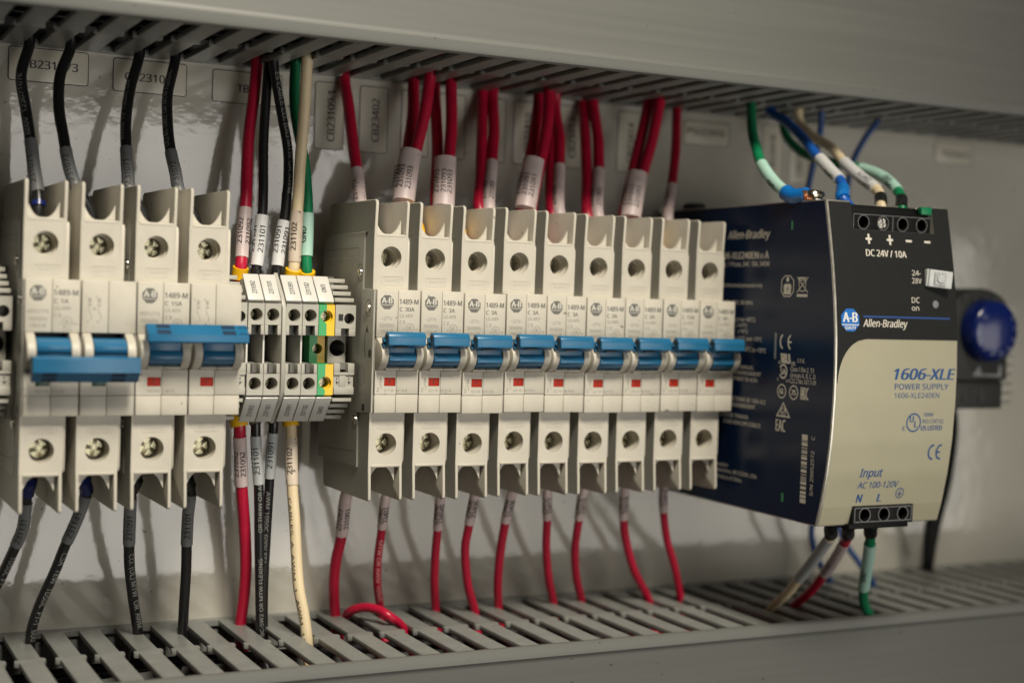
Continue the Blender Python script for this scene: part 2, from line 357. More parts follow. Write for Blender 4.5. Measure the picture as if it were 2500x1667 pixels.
def contact_symbol(mb, x, z, O, m, hgt=6.5):
    k = hgt / 6.5; F = FRONT
    mb.strip([(x, z), (x, z - 3 * k)], .16, O, F, m); a = .55 * k
    mb.strip([(x - a, z - .9 * k - a), (x + a, z - .9 * k + a)], .14, O, F, m, .06); mb.strip([(x - a, z - .9 * k + a), (x + a, z - .9 * k - a)], .14, O, F, m, .08)
    mb.strip([(x - .7 * k, z - 2.3 * k), (x + .7 * k, z - 2.3 * k)], .14, O, F, m, .06)
    mb.strip([(x - .5 * k, z - 3.2 * k), (x + .5 * k, z - 5.2 * k), (x + .5 * k, z - 6.5 * k)], .16, O, F, m)
def pole(mb, x, w, yf, yt, rating, code, first=True, second=False, screws=None):
    """one pole of a breaker: two terminals with barriers, the tall front block, the lugs round the toggle"""
    k = w / 17.5; P = 'plastic'; X = lambda a: x + a * k
    for s in (1, -1):
        zc = lambda z: s * z
        steps = ((2.6, 4.05 * .985), (2.61, 3.75), (5.2, 3.7), (5.21, 3.3)) if (s > 0) else ((6, 4.0),)
        a, b = sorted((zc(22.3), zc(42.2)))
        mb.plate_hole(X(.1), X(13.35), a, b, yt, X(6.9), zc(34.2), 4.05, P, depth=11 if s > 0 else 9, steps=steps, mi='plastic')
        a, b = sorted((zc(41.6), zc(42.7))); mb.box(X(1.2), X(12.35), yt - .12, yt + 2.2, a, b, P, .35)
        pf = [(yt, 22.2), (yt, 42), (yt - .9, 53.4), (yt - .7, 54.5), (yt + .4, 55.1), (yt + 47, 55.3), (yt + 48.6, 54.2), (yt + 50, 43.2), (yt + 50, 22.2)]
        pf = [(p, zc(q)) for p, q in pf]
        mb.prism(pf, 'x', X(.1), X(1.2), P, .3); mb.prism(pf, 'x', X(12.3), X(13.4), P, .3)
        # wide shell beside the terminal
        pf = [(yt + 1.0, 22.2), (yt + .8, 40.2), (yt + 1.8, 41.6), (yt + 50, 41.6), (yt + 50, 22.2)]
        mb.prism([(p, zc(q)) for p, q in pf], 'x', X(13.42), X(14.35), P, .25)
        # wire funnel behind the lip
        arc = [(X(1.3), zc(41.8)), (X(11.4), zc(41.8))] + [(X(6.35 + 5.05 * c), zc(42.7 + 5.4 * abs(c) ** 2.6)) for c in [1 - i / 9 for i in range(19)]]
        mb.prism(arc, 'y', yt + 2.6, yt + 4.0, P, 0)
        arc = [(X(2.2), zc(40.8)), (X(10.6), zc(40.8))] + [(X(6.35 + 4.2 * c), zc(41.5 + 1.6 * abs(c) ** 2.3)) for c in [1 - i / 9 for i in range(19)]]
        mb.prism(arc, 'y', yt + 9, yt + 10, P, 0)
        a, b = sorted((zc(38.6), zc(39.4))); mb.box(X(1.2), X(12.3), yt + 4, yt + 50, a, b, 'plastic_shaded')
        # "CU-only" relief
        z = 24.3 if s > 0 else -28.2
        mb.strip(rrect(X(3.4), X(11.6), z - .2, z + 2.9, .7), .14, (0, yt, 0), FRONT, 'emboss', closed=True)
        mb.text('CU-only', (X(7.5), yt, z + (2.0 if s > 0 else .6)), FRONT if s < 0 else (-FRONT[0], -FRONT[1], FRONT[2]), 1.35, 'emboss', width=6.2, align='c')
    # tall front block in six pieces with hair seams
    xm = 8.75; ye = yt + 45
    for a, b in ((.4, xm - .03), (xm + .03, 17.42)):
        mb.box(X(a), X(b), yf, ye, 5.1, 22.5, P, .35); mb.box(X(a), X(b), yf + .1, ye, -22.5, -15.7, P, .35)
    mb.box(X(xm + .06), X(17.4), yf, ye, -15.6, -7.0, P, .3)
    mb.plate_window(X(.7), X(xm - .06), -15.3, -7.3, yf, X(4.0), X(8.45), -12.6, -9.5, P, 1.2)
    for (a, b, c, d) in ((.4, .7, -15.6, -7.0), (.7, xm - .06, -15.6, -15.3), (.7, xm - .06, -7.3, -7.0)): mb.box(X(a), X(b), yf + .02, ye, c, d, P)
    mb.box(X(.7), X(8.4), yf + 1.6, ye, -15.2, -7.4, P)
    # lugs round the toggle
    ear = [(yf + 12, 5.05), (yf + .2, 5.05), (yf - 1.6, 4.0), (yf - 4.2, 2.4), (yf - 5.6, .6), (yf - 6.0, -1.4), (yf - 5.2, -3.6), (yf - 3.2, -5.6), (yf - .6, -6.95), (yf + 12, -6.95)]
    mb.prism(ear, 'x', X(.6), X(3.4), P, .3); mb.prism(ear, 'x', X(14.1), X(16.9), P, .3)
    mb.box(X(.4), X(.8), yf + 1.2, ye, -7, 5.1, P); mb.box(X(16.75), X(17.4), yf + 1.2, ye, -7, 5.1, P)
    for a, b in ((3.3, xm - .05), (xm + .05, 14.2)): mb.prism([(yf - .2, -7.0), (yf - 2.6, -6.6), (yf - 2.9, -5.9), (yf + 1.5, -4.6), (yf + 1.5, -7.0)], 'x', X(a), X(b), P, .2)
    mb.box(X(3.3), X(14.2), yf + 7, yf + 8, -7, 5.1, 'dark')
    F = FRONT; O = (X(0), yf, 0)
    T = lambda s_, a, z, h, m='print', wd=None, al='l', bd=0: mb.text(s_, (X(a), yf, z), F, h, m, width=wd and wd * k, align=al, bold=bd)
    if not second:
        logo(mb, 4.3 * k, 17.9, 2.75, O, F, 'print', 'logo_plastic')
        T('1489-M', 9.2, 17.3, 1.85, wd=7.4, bd=.02); T('C', 9.3, 14.7, 1.5, bd=.02); T(rating, 11.4, 14.7, 1.5, bd=.02)
        T('UL489', 9.4, 12.5, 1.25, 'print_faint', 5.0); T('C B', 9.4, 10.1, 1.2, 'print_faint', 2.2)
        T('~277V' if first == 1 else '480Y/277V', 4.4, 11.3, 1.25, 'print_faint', 4.2 if first == 1 else 6.6, 'c'); T('50/60Hz', 4.4, 8.9, 1.25, 'print_faint', 5.6, 'c'); T('10kA IR', 4.4, 6.7, 1.15, 'print_faint', 5.0, 'c')
        mb.strip(circ(13.4 * k, 8.7, 1.55), .16, O, F, 'print_faint', closed=True); T('UL', 13.4, 8.0, 1.4, 'print_faint', 1.5, 'c', .01); T('c', 10.9, 7.7, .9, 'print_faint', .6); T('us', 15.3, 7.7, .9, 'print_faint', 1.2); T('LISTED', 13.4, 5.6, .8, 'print_faint', 3.2, 'c')
    else:
        contact_symbol(mb, 2.9, 17.0, O, 'print_faint', 7.5); contact_symbol(mb, 6.0, 17.0, O, 'print_faint', 7.5)
        T('1', 1.3, 16.7, .9, 'print_faint'); T('3', 4.6, 16.7, .9, 'print_faint'); T('2', 2.0, 8.4, .9, 'print_faint'); T('4', 5.1, 8.4, .9, 'print_faint')
    if first == 1:
        contact_symbol(mb, 2.6, -9.3, O, 'print_faint', 4.6); T('1', 1.1, -10.3, 1.3, 'print_faint'); T('2', 1.1, -14.6, 1.4, 'print_faint')
    if code: T(code, 4.1 if first == 1 else 4.0, -14.7, .95, 'print_faint', 9.0)
mat('logo_plastic', (.60, .575, .51), .5, var=0)
def side_detail(mb, yt, e=-.22):
    """moulded left flank: raised inner cover, seams, relief arrow, rivets"""
    Q = 'plastic_shaded'
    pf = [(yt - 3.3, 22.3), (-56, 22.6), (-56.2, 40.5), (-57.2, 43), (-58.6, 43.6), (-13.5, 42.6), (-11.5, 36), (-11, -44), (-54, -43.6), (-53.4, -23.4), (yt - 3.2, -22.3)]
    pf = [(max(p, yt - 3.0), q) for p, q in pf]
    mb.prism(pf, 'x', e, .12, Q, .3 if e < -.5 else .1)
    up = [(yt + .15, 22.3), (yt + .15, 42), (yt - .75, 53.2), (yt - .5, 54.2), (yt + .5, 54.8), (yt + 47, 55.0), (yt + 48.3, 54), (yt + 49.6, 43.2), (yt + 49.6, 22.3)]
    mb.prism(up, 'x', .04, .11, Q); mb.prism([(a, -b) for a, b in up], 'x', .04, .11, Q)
    blk = [(yt - 3.2, -22.2), (yt - 3.2, 22.2), (yt + 40, 22.2), (yt + 40, -22.2)]
    def rib(pts, wd=.45, h=.25, m=Q):
        W = lambda q: Vector((e - h, q.x, q.y)); mb.strip(pts, wd, W, FRONT, m)
        for sg in (1, -1): pass
    F = (Vector((0, -1, 0)), Vector((0, 0, 1)), Vector((-1, 0, 0)))
    def line(pts, wd, m): mb.strip([(-a, b) for a, b in pts], wd, (e, 0, 0), F, m, .03)
    line([(-51.4, 37.6), (-51.4, 30.4)], .22, 'hole'); line([(-51.2, 37.6), (-10.8, 37.0)], .18, 'hole')
    line([(-20, 33.6), (-43, 33.9), (-46, 33), (-47.6, 30.8), (-47.8, 8), (-47.8, -1), (-52.5, -6), (-50.5, -12), (-53.6, -20)], .5, 'plastic')
    line([(-59.5, 10), (-57.5, 2), (-59.8, -4), (-62.6, -7.4)], .3, 'plastic'); line([(-61.6, 8.2), (-59.8, 5.4), (-59.4, 1), (-61, -2.4)], .5, 'hole')
    mb.poly([(61.9, 9.4), (63.2, 6.2), (60.6, 7.2)], (e, 0, 0), F, 'hole', .03)
    line(circ(-56.6, -9.4, 3.6, 24, end=True), .16, 'hole')
    line([(-52.4, -38), (-11.5, -40.2)], .25, 'hole'); line([(-54.3, -27), (-54.3, -43)], .3, 'plastic'); line([(-46.5, -28), (-46.5, -35.5), (-43, -35.2)], .3, 'plastic')
    mb.box(e - .06, e, -61, -58.6, -22.2, -19.8, 'dark')
    for y, z, r in ((-53.3, 28.4, 1.9), (-62.6, 15.6, 1.7), (-51.7, -26.3, 1.9)):
        line(circ(y, z, r + .9, 20, end=True, ry=r + 1.3), .3, 'hole'); mb.lathe((e, y, z), (-1, 0, 0), [(0, r), (.5, r * .95), (.7, r * .7), (.45, r * .5), (.45, .01)], 'steel', 20)
    mb.lathe((e, -65.0, -1.0), (-1, 0, 0), [(.05, 1.6), (.05, .01)], 'hole', 16)
BAR = [(-.6 + 0, 0)]
def bar_profile(yb, zb, r, dirn):
    o = [(yb + r * cos(a), zb + r * sin(a)) for a in [radians(t) for t in range(-20, 201, 20)]]
    o += [(yb - r - .1, zb - 2.4), (yb + .6, zb - 3.7), (yb + r + .6, zb - 2.9)]
    return o
def toggle(k, x, yf, wide=True, down=False):
    mb = MB(); sg = -1 if down else 1; c = -1.0
    fz = lambda z: c + sg * (z - c)
    X = lambda a: x + a * k
    drum = [(yf + 6, -5.6), (yf - 2.2, -5.2), (yf - 4.6, -4.4), (yf - 5.9, -3.0), (yf - 6.0, -1.8), (yf - 5.2, -.5), (yf - 4.7, -.2), (yf - 4.6, 2.6), (yf - 2.5, 4.4), (yf + 6, 4.4)]
    mb.prism([(a, fz(b)) for a, b in drum], 'x', X(3.55), X(13.95), 'blue', .25)
    if wide:
        pf = [(a, fz(b)) for a, b in bar_profile(yf - 7.6, 5.2, 2.25, 1)]
        mb.prism(pf, 'x', X(1.5), X(16.0), 'blue', .3)
        mb.cyl((X(1.49), yf - 7.6, fz(5.2)), (-1, 0, 0), 1.25, .03, 'dark', 16)
        mb.box(X(.8), X(1.5), yf - 7.0, yf - 5.0, fz(3.6), fz(4.6), 'blue', .15); mb.prism([(yf - 5.4, fz(5.4)), (yf - 4.6, fz(5.0)), (yf - 5.0, fz(1.6)), (yf - 6.2, fz(2.0))], 'x', X(.9), X(2.2), 'blue')
        mb.box(X(4.2), X(9.0), yf - 9.0, yf - 7.0, fz(1.55), fz(2.1), 'dark')
    return mb
FREE = ()
def breaker(X, w, poles, label, group, ratings, codes, down=False, two=False):
    yf, yt = -68.0, -64.4
    J = (random.uniform(-.04, .04), random.uniform(-.22, .22), random.uniform(-.3, .3))
    t = thing('circuit_breaker', (X + J[0], J[1], J[2]), label, 'circuit breaker', group)
    mb = MB(); k = w / 17.5
    for i in range(poles): pole(mb, i * w, w, yf, yt, ratings, codes if i == 0 else None, first=(2 if two else 1), second=(i == 1))
    side_detail(mb, yt, -.75 if label in FREE else -.22); mb.build('housing', t)
    for i in range(poles):
        x = i * w
        m2 = toggle(k, x, yf, wide=not two, down=down); m2.build('toggle', t)
        m3 = MB(); fl = 'green_flag' if down else 'red_flag'; m3.box(x + 4.05 * k, x + 8.4 * k, yf + .35, yf + 1.5, -12.55, -9.55, fl, .1)
        if not down: m3.box(x + 6.1 * k, x + 6.4 * k, yf + .28, yf + .4, -11.5, -10.3, 'ink')
        m3.build('status_flag', t)
        for s in (1, -1):
            m4 = MB(); d = (9.5 if two else 10.4) if s > 0 else 7.6
            screw(m4, (x + 6.9 * k, yt + d, s * 34.2), (0, -1, 0), 2.7 if s > 0 and not two else 3.3, 'screw', random.uniform(0, 1.5)); m4.build('terminal_screw', t)
    if two:
        mb = MB(); sg = -1 if down else 1; c = -1.0; f = lambda z: c + sg * (z - c); W2 = 2 * w
        g = 2.2 if down else 0
        pf = [(yf - 12.2, 2.6), (yf - 12.6, 3.1), (yf - 12.4, 5.4 + g), (yf - 8.6, 8.7 + g), (yf - 7.4, 8.7 + g), (yf - 6.6, 7.8 + g), (yf - 6.6, 3.2), (yf - 7.4, 2.6)]
        up_ = 2.2 if down else 0; f0 = f; f = lambda z: f0(z) + up_
        mb.prism([(a, f(b)) for a, b in pf], 'x', 1.4 * k, W2 - .6 * k, 'blue', .35)
        def slot(x0, x1, t0, t1):
            A = Vector((0, yf - 12.4, 5.4 + g)); B = Vector((0, yf - 8.6, 8.7 + g)); q = []
            for x, tt in ((x0, t0), (x1, t0), (x1, t1), (x0, t1)):
                p = A + (B - A) * tt; q.append(Vector((x, p.y - .035, f(p.z + .035))))
            mb.face(q, 'blue_dark')
        for x0 in (4.4 * k, 25.6 * k):
            slot(x0, x0 + 4.6, .58, .95); slot(x0, x0 + 4.6, .03, .42); mb.box(x0 - .2, x0 + 4.6, yf - 12.75, yf - 12.3, f(3.3), f(4.6), 'blue_dark') if False else None
        slot(31.2 * k, 35 * k, .72, .80); slot(31.2 * k, 35 * k, .10, .18)
        mb.build('handle_tie', t)
    return t
mat('blue_dark', (.003, .022, .06), .5, var=0)
breaker(-2.8, 18.1, 2, 'grey two-pole breaker switched off, blue tie bar down, left end of the rail', 'breakers on the rail', '1A', 'P002 R06 16 2A 486', True, True)
breaker(33.4, 18.1, 2, 'grey two-pole breaker switched on, blue tie bar up, left of the terminal blocks', 'breakers on the rail', '15A', 'P003 R06 16 4B 510', False, True)
RAT = ['30A', '3A', '3A', '3A', '3A', '3A', '3A', '15A', '3A']
COD = ['017 B1 99 1B B', '021 B1 AE E1 B', 'R25 5B 1A 51 CB', '021 B1 AE F8 B', '021 B1 AE F8 B', '021 B1 AE F7 B', 'R34 6B 18 F4 ED', 'R34 6B 18 F0 EB', 'R33 5A 16 41 7E']
LB = ['single-pole breaker marked C 30A, its left flank bare beside the terminal clamp', 'second single-pole breaker from the terminal blocks, lettered 021 B1 AE E1 B', 'third single-pole breaker from the terminal blocks, lettered R25 5B 1A 51 CB', 'fourth single-pole breaker from the terminal blocks, lettered 021 B1 AE F8 B',
      'single-pole breaker in the exact middle of the row of nine', 'sixth single-pole breaker from the terminal blocks, lettered 021 B1 AE F7 B', 'third single-pole breaker counted from the power supply end of the row', 'single-pole breaker marked C 15A, next to last before the power supply', 'last single-pole breaker of the row, against the navy power supply']
FREE = (LB[0],)
for i in range(9): breaker(119.3 + 17.52 * i, 17.5, 1, LB[i], 'breakers on the rail', RAT[i], COD[i])
# ------------------------------------------------------------------ terminal blocks
TY = -55.0
def block_body(mb, x0, x1, m1, m2=None, half=None):
    """side profile of a screw terminal, split lengthwise in two colours for the earth block"""
    segs = [(x0, x1, m1)] if not m2 else [(x0, (x0 + x1) / 2, m1), (((x0 + x1) / 2) + .003, x1, m2)]
    for a, b, m in segs:
        for s in (1, -1):
            # shoulder behind the tag, solid foot
            pf = [(TY + 1.5, 16.3), (-46.2, 25.0), (-44.2, 25.0), (-42, 22), (-10, 23), (-10, 5.6), (TY + 14, 5.6), (TY + 14, 16.3)]
            mb.prism([(p, s * q) for p, q in pf], 'x', a, b, m, .12)
    xm = (x0 + x1) / 2
    for s in (1, -1):
        z0, z1 = sorted((s * 5.2, s * 16.5))
        if m2:
            # plate with bore in two colours
            n0 = len(mb.f); mb.plate_hole(x0 + .05, x1 - .05, z0, z1, TY, xm, s * 12.1, 2.35, m1, depth=9, steps=((1.5, 2.3), (1.51, 1.9)), mi='pe_mix')
            for i in range(n0, len(mb.f)):
                if mb.m[mb.mi[i]] in (m1, 'pe_mix') and sum(mb.v[j].x for j in mb.f[i]) / len(mb.f[i]) > xm: mb.mi[i] = mb._m(m2)
                elif mb.m[mb.mi[i]] == 'pe_mix': mb.mi[i] = mb._m(m1)
            for a, b, m in segs: mb.box(a + .05, b - .02, TY + .15, TY + 14, z0 + .02, z1 - .02, m) if False else None
        else:
            mb.plate_hole(x0 + .05, x1 - .05, s * 8.8 if s > 0 else -16.5, 16.5 if s > 0 else -8.8, TY, xm, s * 12.4, 2.3, m1, depth=10, mi='terminal_bore')
            a, b = sorted((s * 5.2, s * 8.75))
            mb.box(x0 + .1, x0 + 1.3, TY + .05, TY + 13, a, b, m1, .1); mb.box(x1 - 1.3, x1 - .1, TY + .05, TY + 13, a, b, m1, .1)
            mb.box(x0 + 1.3, x1 - 1.3, TY + 4, TY + 5, a, b, 'terminal_in'); mb.box(x0 + 1.5, x0 + 2.2, TY + 1, TY + 4, a + .3, b - .2, 'dark')
        mb.box(x0 + .05, x0 + .3, TY + .1, TY + 14, z0, z1, m1); mb.box(x1 - .3, x1 - .05, TY + .1, TY + 14, z0, z1, m2 or m1); a, b = sorted((s * 16.2, s * 16.5)); mb.box(x0 + .1, x1 - .1, TY + .06, TY + 14, a, b, m1)
        a, b = sorted((s * 5.2, s * 5.5))
        mb.box(x0 + .1, x1 - .1, TY + 5, TY + 14, a, b, m1)
mat('pe_mix', (.5, .4, .05), .4, var=0); mat('terminal_bore', (.42, .40, .35), .45, var=0)
def block_tag(parent, org, x0, x1, body, s, flip=False):
    mb = MB(); a = Vector((0, TY + 1.0, s * 17.0)); b = Vector((0, -45.6, s * 26.3)); v = (b - a).normalized(); L_ = (b - a).length; n = Vector((0, -v.z * s, v.y * s)); n = n if n.y < 0 else -n
    u = Vector((1, 0, 0)); M = Matrix((u, v, n)).transposed().to_4x4(); M.translation = a + n * .1
    mb.box(x0 + .05, x1 - .12, 0, L_, 0, .9, 'tag_white', .3, M=M)
    c = a + v * (L_ * .5) + n * (.1 + .9) + u * ((x0 + x1) / 2)
    up_ = Vector((0, 0, 1)); rd = v if s > 0 else -v       # reading direction: upwards
    if flip: rd = -rd
    lt = -u if not flip else u
    wd = 6.4 if len(body) > 3 else 4.2
    mb.text(body, c - rd * wd / 2 - lt * .85, (rd, lt, n), 1.75, 'ink', width=wd * .92, bold=.012)
    mb.build('marker_tag', parent, org)
def block_screws(parent, org, xm, d, m, r, z=12.4):
    for s in (1, -1):
        mb = MB(); screw(mb, (xm, TY + d, s * z), (0, -1, 0), r, m, random.uniform(0, 1.5)); mb.build('terminal_screw', parent, org)
TBX = [75.8, 82.0, 89.9, 96.1]; TBT = ['231092', '231101', '231091', '231102']
for x, s in zip(TBX, TBT):
    org = (x, 0, 0); t = thing('terminal_block', org, 'grey screw terminal block tagged %s above and below' % s, 'terminal block', 'terminal blocks on the rail')
    mb = MB(); block_body(mb, x + .05, x + 6.15, 'terminal')
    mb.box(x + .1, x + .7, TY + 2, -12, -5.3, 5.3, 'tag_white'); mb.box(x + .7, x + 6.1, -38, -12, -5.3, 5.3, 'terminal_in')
    mb.build('housing', t, org)
    block_tag(t, org, x, x + 6.1, s, 1); block_tag(t, org, x, x + 6.1, s, -1); block_screws(t, org, x + 3.1, 8.3, 'screw', 1.8)
org = (88.25, 0, 0); mb = MB(); mb.prism([(TY - .8, 15), (TY + 2, 19), (-44, 27.6), (-40, 26), (-10, 26), (-10, -26), (-40, -26), (-44, -27.6), (TY + 2, -19), (TY - .8, -15)], 'x', 88.3, 89.75, 'terminal', .2)
tag(mb.build('partition_plate', org=org), 'thin grey partition plate standing between the two pairs of terminal blocks', 'partition plate')
org = (102.3, 0, 0); t = thing('terminal_block', org, 'green and yellow earth terminal block tagged GND', 'terminal block', 'terminal blocks on the rail')
mb = MB(); block_body(mb, 102.35, 108.45, 'pe_green', 'pe_yellow'); z0 = len(mb.f)
mb.plate_hole(102.4, 108.4, -5.1, 5.1, TY + 10, 105.5, 0, 1.9, 'pe_green', depth=7, mi='pe_green')
for i in range(z0, len(mb.f)):
    if sum(mb.v[j].x for j in mb.f[i]) / len(mb.f[i]) > 105.4: mb.mi[i] = mb._m('pe_yellow')
mb.box(102.4, 102.7, TY + 10.1, -10, -5.1, 5.1, 'pe_green'); mb.build('housing', t, org)
block_tag(t, org, 102.3, 108.4, 'GND', 1, True); block_tag(t, org, 102.3, 108.4, 'GND', -1); block_screws(t, org, 105.4, 5, 'screw', 1.8, 12.1)
mb = MB(); screw(mb, (105.5, TY + 15, 0), (0, -1, 0), 1.7); mb.build('centre_screw', t, org)
# ------------------------------------------------------------------ end clamps
def end_clamp(x0, x1, label):
    org = (x0, 0, 0); t = thing('end_clamp', org, label, 'end clamp', 'end clamps on the rail'); mb = MB(); m = 'terminal'; w_ = x1 - x0
    mb.plate_hole(x0 + .1, x1 - .1, 8.0, 16.6, TY, x0 + w_ * .68, 11.6, 2.0, m, depth=5, mi='terminal_in')
    mb.box(x0 + w_ * .16, x0 + w_ * .38, TY - .06, TY + .05, 10.8, 13.2, 'dark'); mb.box(x0 + .1, x1 - .1, TY + .2, TY + 6, 16.3, 16.6, m)
    mb.box(x0 + .1, x0 + w_ * .3, TY + .05, TY + 8, 5.2, 8.0, m, .1); mb.box(x0 + w_ * .68, x1 - .1, TY + .05, TY + 8, 5.2, 8.0, m, .1); mb.box(x0 + w_ * .3, x0 + w_ * .68, TY + 2.5, TY + 3, 5.2, 8, 'terminal_in')
    mb.box(x0 + .1, x0 + .4, TY + .1, -12, 5.2, 16.6, m); mb.box(x1 - .4, x1 - .1, TY + .1, -12, 5.2, 16.6, m)
    mb.plate_hole(x0 + .6, x1 - 1.2, -5.4, 5.2, TY + 8, x0 + w_ * .5, 0.4, 3.1, m, depth=14, mi='terminal_in')
    mb.box(x1 - 1.2, x1 - .9, TY + 8, -12, -5.4, 5.2, m); mb.box(x0 + .3, x0 + .6, TY + 8, -12, -5.4, 5.2, m)
    # lower jaw: frame bars round a cross-shaped relief
    mb.box(x0 + .1, x0 + w_ * .3, TY, TY + 6, -8.3, -4.9, m, .1); mb.box(x0 + w_ * .68, x1 - .1, TY, TY + 6, -8.3, -4.9, m, .1); mb.box(x0 + w_ * .3, x0 + w_ * .68, TY + 2, TY + 6, -7.2, -4.9, 'terminal_in')
    mb.box(x0 + .1, x1 - .1, TY - .05, TY + 6, -9.2, -8.3, m, .15); mb.box(x0 + .1, x1 - .3, TY + .6, TY + 6, -13.6, -9.2, m); mb.box(x0 + w_ * .28, x0 + w_ * .6, TY + .2, TY + 1, -13.6, -9.2, m, .1)
    for a in (.14, .72): mb.box(x0 + w_ * a, x0 + w_ * (a + .12), TY + .1, TY + .7, -11.6, -11.0, m); mb.box(x0 + w_ * (a + .02), x0 + w_ * (a + .06), TY + .5, TY + .65, -12.6, -10.2, 'dark')
    mb.box(x0 + .1, x1 - .1, TY - .05, TY + 6, -16.4, -13.6, m, .3)
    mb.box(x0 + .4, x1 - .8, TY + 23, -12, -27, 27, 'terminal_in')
    for s in (1, -1):                       # stacked ribs above and below
        for i in range(4):
            y0 = TY + 1.2 + i * 2.6; z = s * (17.6 + i * 2.35)
            a, b = sorted((z, z + s * 1.5)); mb.box(x0 + .1, x1 - .5 - .3 * i, y0, y0 + 7, a, b, m, .25)
    mb.build('housing', t, org)
end_clamp(108.6, 116.7, 'ribbed grey end clamp between the earth block and the row of breakers')
end_clamp(67.3, 75.6, 'grey end clamp half hidden behind the blue tie bar beside the first tagged terminal')
end_clamp(-13.5, -4.4, 'dark ribbed grey end clamp at the far left edge of the rail')
# ------------------------------------------------------------------ power supply
PX0, PX1 = 279.0, 339.4
BOW = [(-70, -120), (-62, -122.0), (-54.8, -124.2), (-42, -127.0), (-29, -128.8), (-14, -129.7), (-2, -129.8), (11, -129.3), (25, -127.8), (38, -125.8), (50, -123.4), (62, -120.8), (70, -119)]
def bow(z):
    for (a, p), (b, q) in zip(BOW, BOW[1:]):
        if a <= z <= b: return p + (q - p) * (z - a) / (b - a)
    return -121
org = (PX0, 0, 0); psu = thing('power_supply', org, 'navy and beige direct current power supply with curved front, right of the breakers', 'power supply')
ZS = [62 - i * 124 / 40 for i in range(41)]
YREF = -124.0
def fix(x, z):
    d = (bow(z) - YREF) / (YREF - CAM.y); return x + d * (x - CAM.x), z + d * (z - CAM.z)
mb = MB(); mb.prism([(bow(z) + (9 if z > 50.5 or z < -54.2 else 0), z) for z in ZS] + [(-9, -62), (-9, 62)], 'x', PX0 + .25, PX1, 'metal_edge', .3)
LOWZ = [-52.4] + [z for z in ZS if z < -54.2]
for a, b in ((PX0 + .25, 294.3), (324.3, PX1)): mb.prism([(bow(z), z) for z in LOWZ] + [(-110, -62), (-110, -52.4)], 'x', a, b, 'metal_edge', .2)
TOPZ = [49.3] + [z for z in reversed(ZS) if z > 50.5]
for a, b in ((PX0 + .25, 290.6), (331.5, PX1)): mb.prism([(bow(z), z) for z in TOPZ] + [(-110, 62), (-110, 49.3)], 'x', a, b, 'metal_edge', .2); 
for y in (-30, -50, -70, -90): mb.box(PX0 + 8, PX1 - 8, y - 6, y + 6, 61.9, 62.06, 'dark')
mb.build('case', psu, org)
SIDE = (Vector((0, -1, 0)), Vector((0, 0, 1)), Vector((-1, 0, 0)))
mb = MB(); SO = (PX0 + .2, 0, 0)
mb.prism([(bow(z) + .9, z * .992) for z in ZS] + [(-9.2, -61.5), (-9.2, 61.5)], 'x', PX0 + .05, PX0 + .24, 'navy')
SO = (PX0 + .05, 0, 0)
def st(body, y, z, h, wd=None, al='l', m='print_beige', **k):
    k.setdefault('bold', .01); mb.text(body, (PX0 + .05, y, z), SIDE, h, m, width=wd, align=al, **k)
st('Allen-Bradley', -58.0, 48.2, 3.3, 29, bold=.02, shear=.25)
st('1606-XLE240EN', -79.5, 40.0, 2.7, 28, 'r', bold=.03); st('SER', -80.2, 40.0, 1.8, 3.0); st('A', -84.0, 39.9, 3.0, 2.4, bold=.02)
st('Power Supply, 1-Phase, 24V, 10A, 240W', -87.2, 36.9, 1.9, 46, 'r')
st('For use by professional personnel only', -83.0, 28.4, 1.5, 38, 'r')
st('Input AC 100-120V, 50-60Hz', -77.0, 21.3, 1.6, 30, 'r')
st('derating (max +45°C)', -79.0, 14.4, 1.7, 22, 'r'); st('(+60°C)', -73.5, 12.0, 1.6, 7, 'r'); st('(+70°C)', -74.2, 9.5, 1.6, 7, 'r')
st('between 60°C and +70°C', -84.0, 6.6, 1.7, 26, 'r'); st('Operation 0°C to +70°C', -87.0, 2.2, 1.8, 26, 'r')
st('SEE INSTALLATION MANUAL', -79.2, -5.0, 1.6, 30, 'r'); st('SUITABLE FOR USE IN ENVIRONMENT', -84.2, -7.4, 1.6, 42, 'r'); st('DO NOT CONNECT EQUIPMENT IN NON-', -82.4, -9.9, 1.6, 42, 'r')
st('INSTRUCTIONS DE 1606-XLE', -87.9, -18.3, 1.6, 30, 'r'); st('ENVIRONNEMENT', -81.1, -20.8, 1.6, 17, 'r')
st('PRESENCE DE TENSION', -76.3, -25.3, 1.6, 24, 'r'); st('ZONES NON EXPLOSIBLES', -85.0, -28.0, 1.6, 26, 'r')
st('Automation', -63.6, -46.2, 1.6, 12, 'r'); st('Milwaukee, WI 53204, USA', -83.8, -48.6, 1.6, 30, 'r'); st('Product of China', -73.3, -51.4, 1.7, 17, 'r')
B_ = 'print_beige'
def sp(pts, wd, off=.04, closed=False): mb.strip([(-a, b) for a, b in pts], wd, SO, SIDE, B_, off, closed)
def spoly(pts, off=.04, m=B_): mb.poly([(-a, b) for a, b in pts], SO, SIDE, m, off)
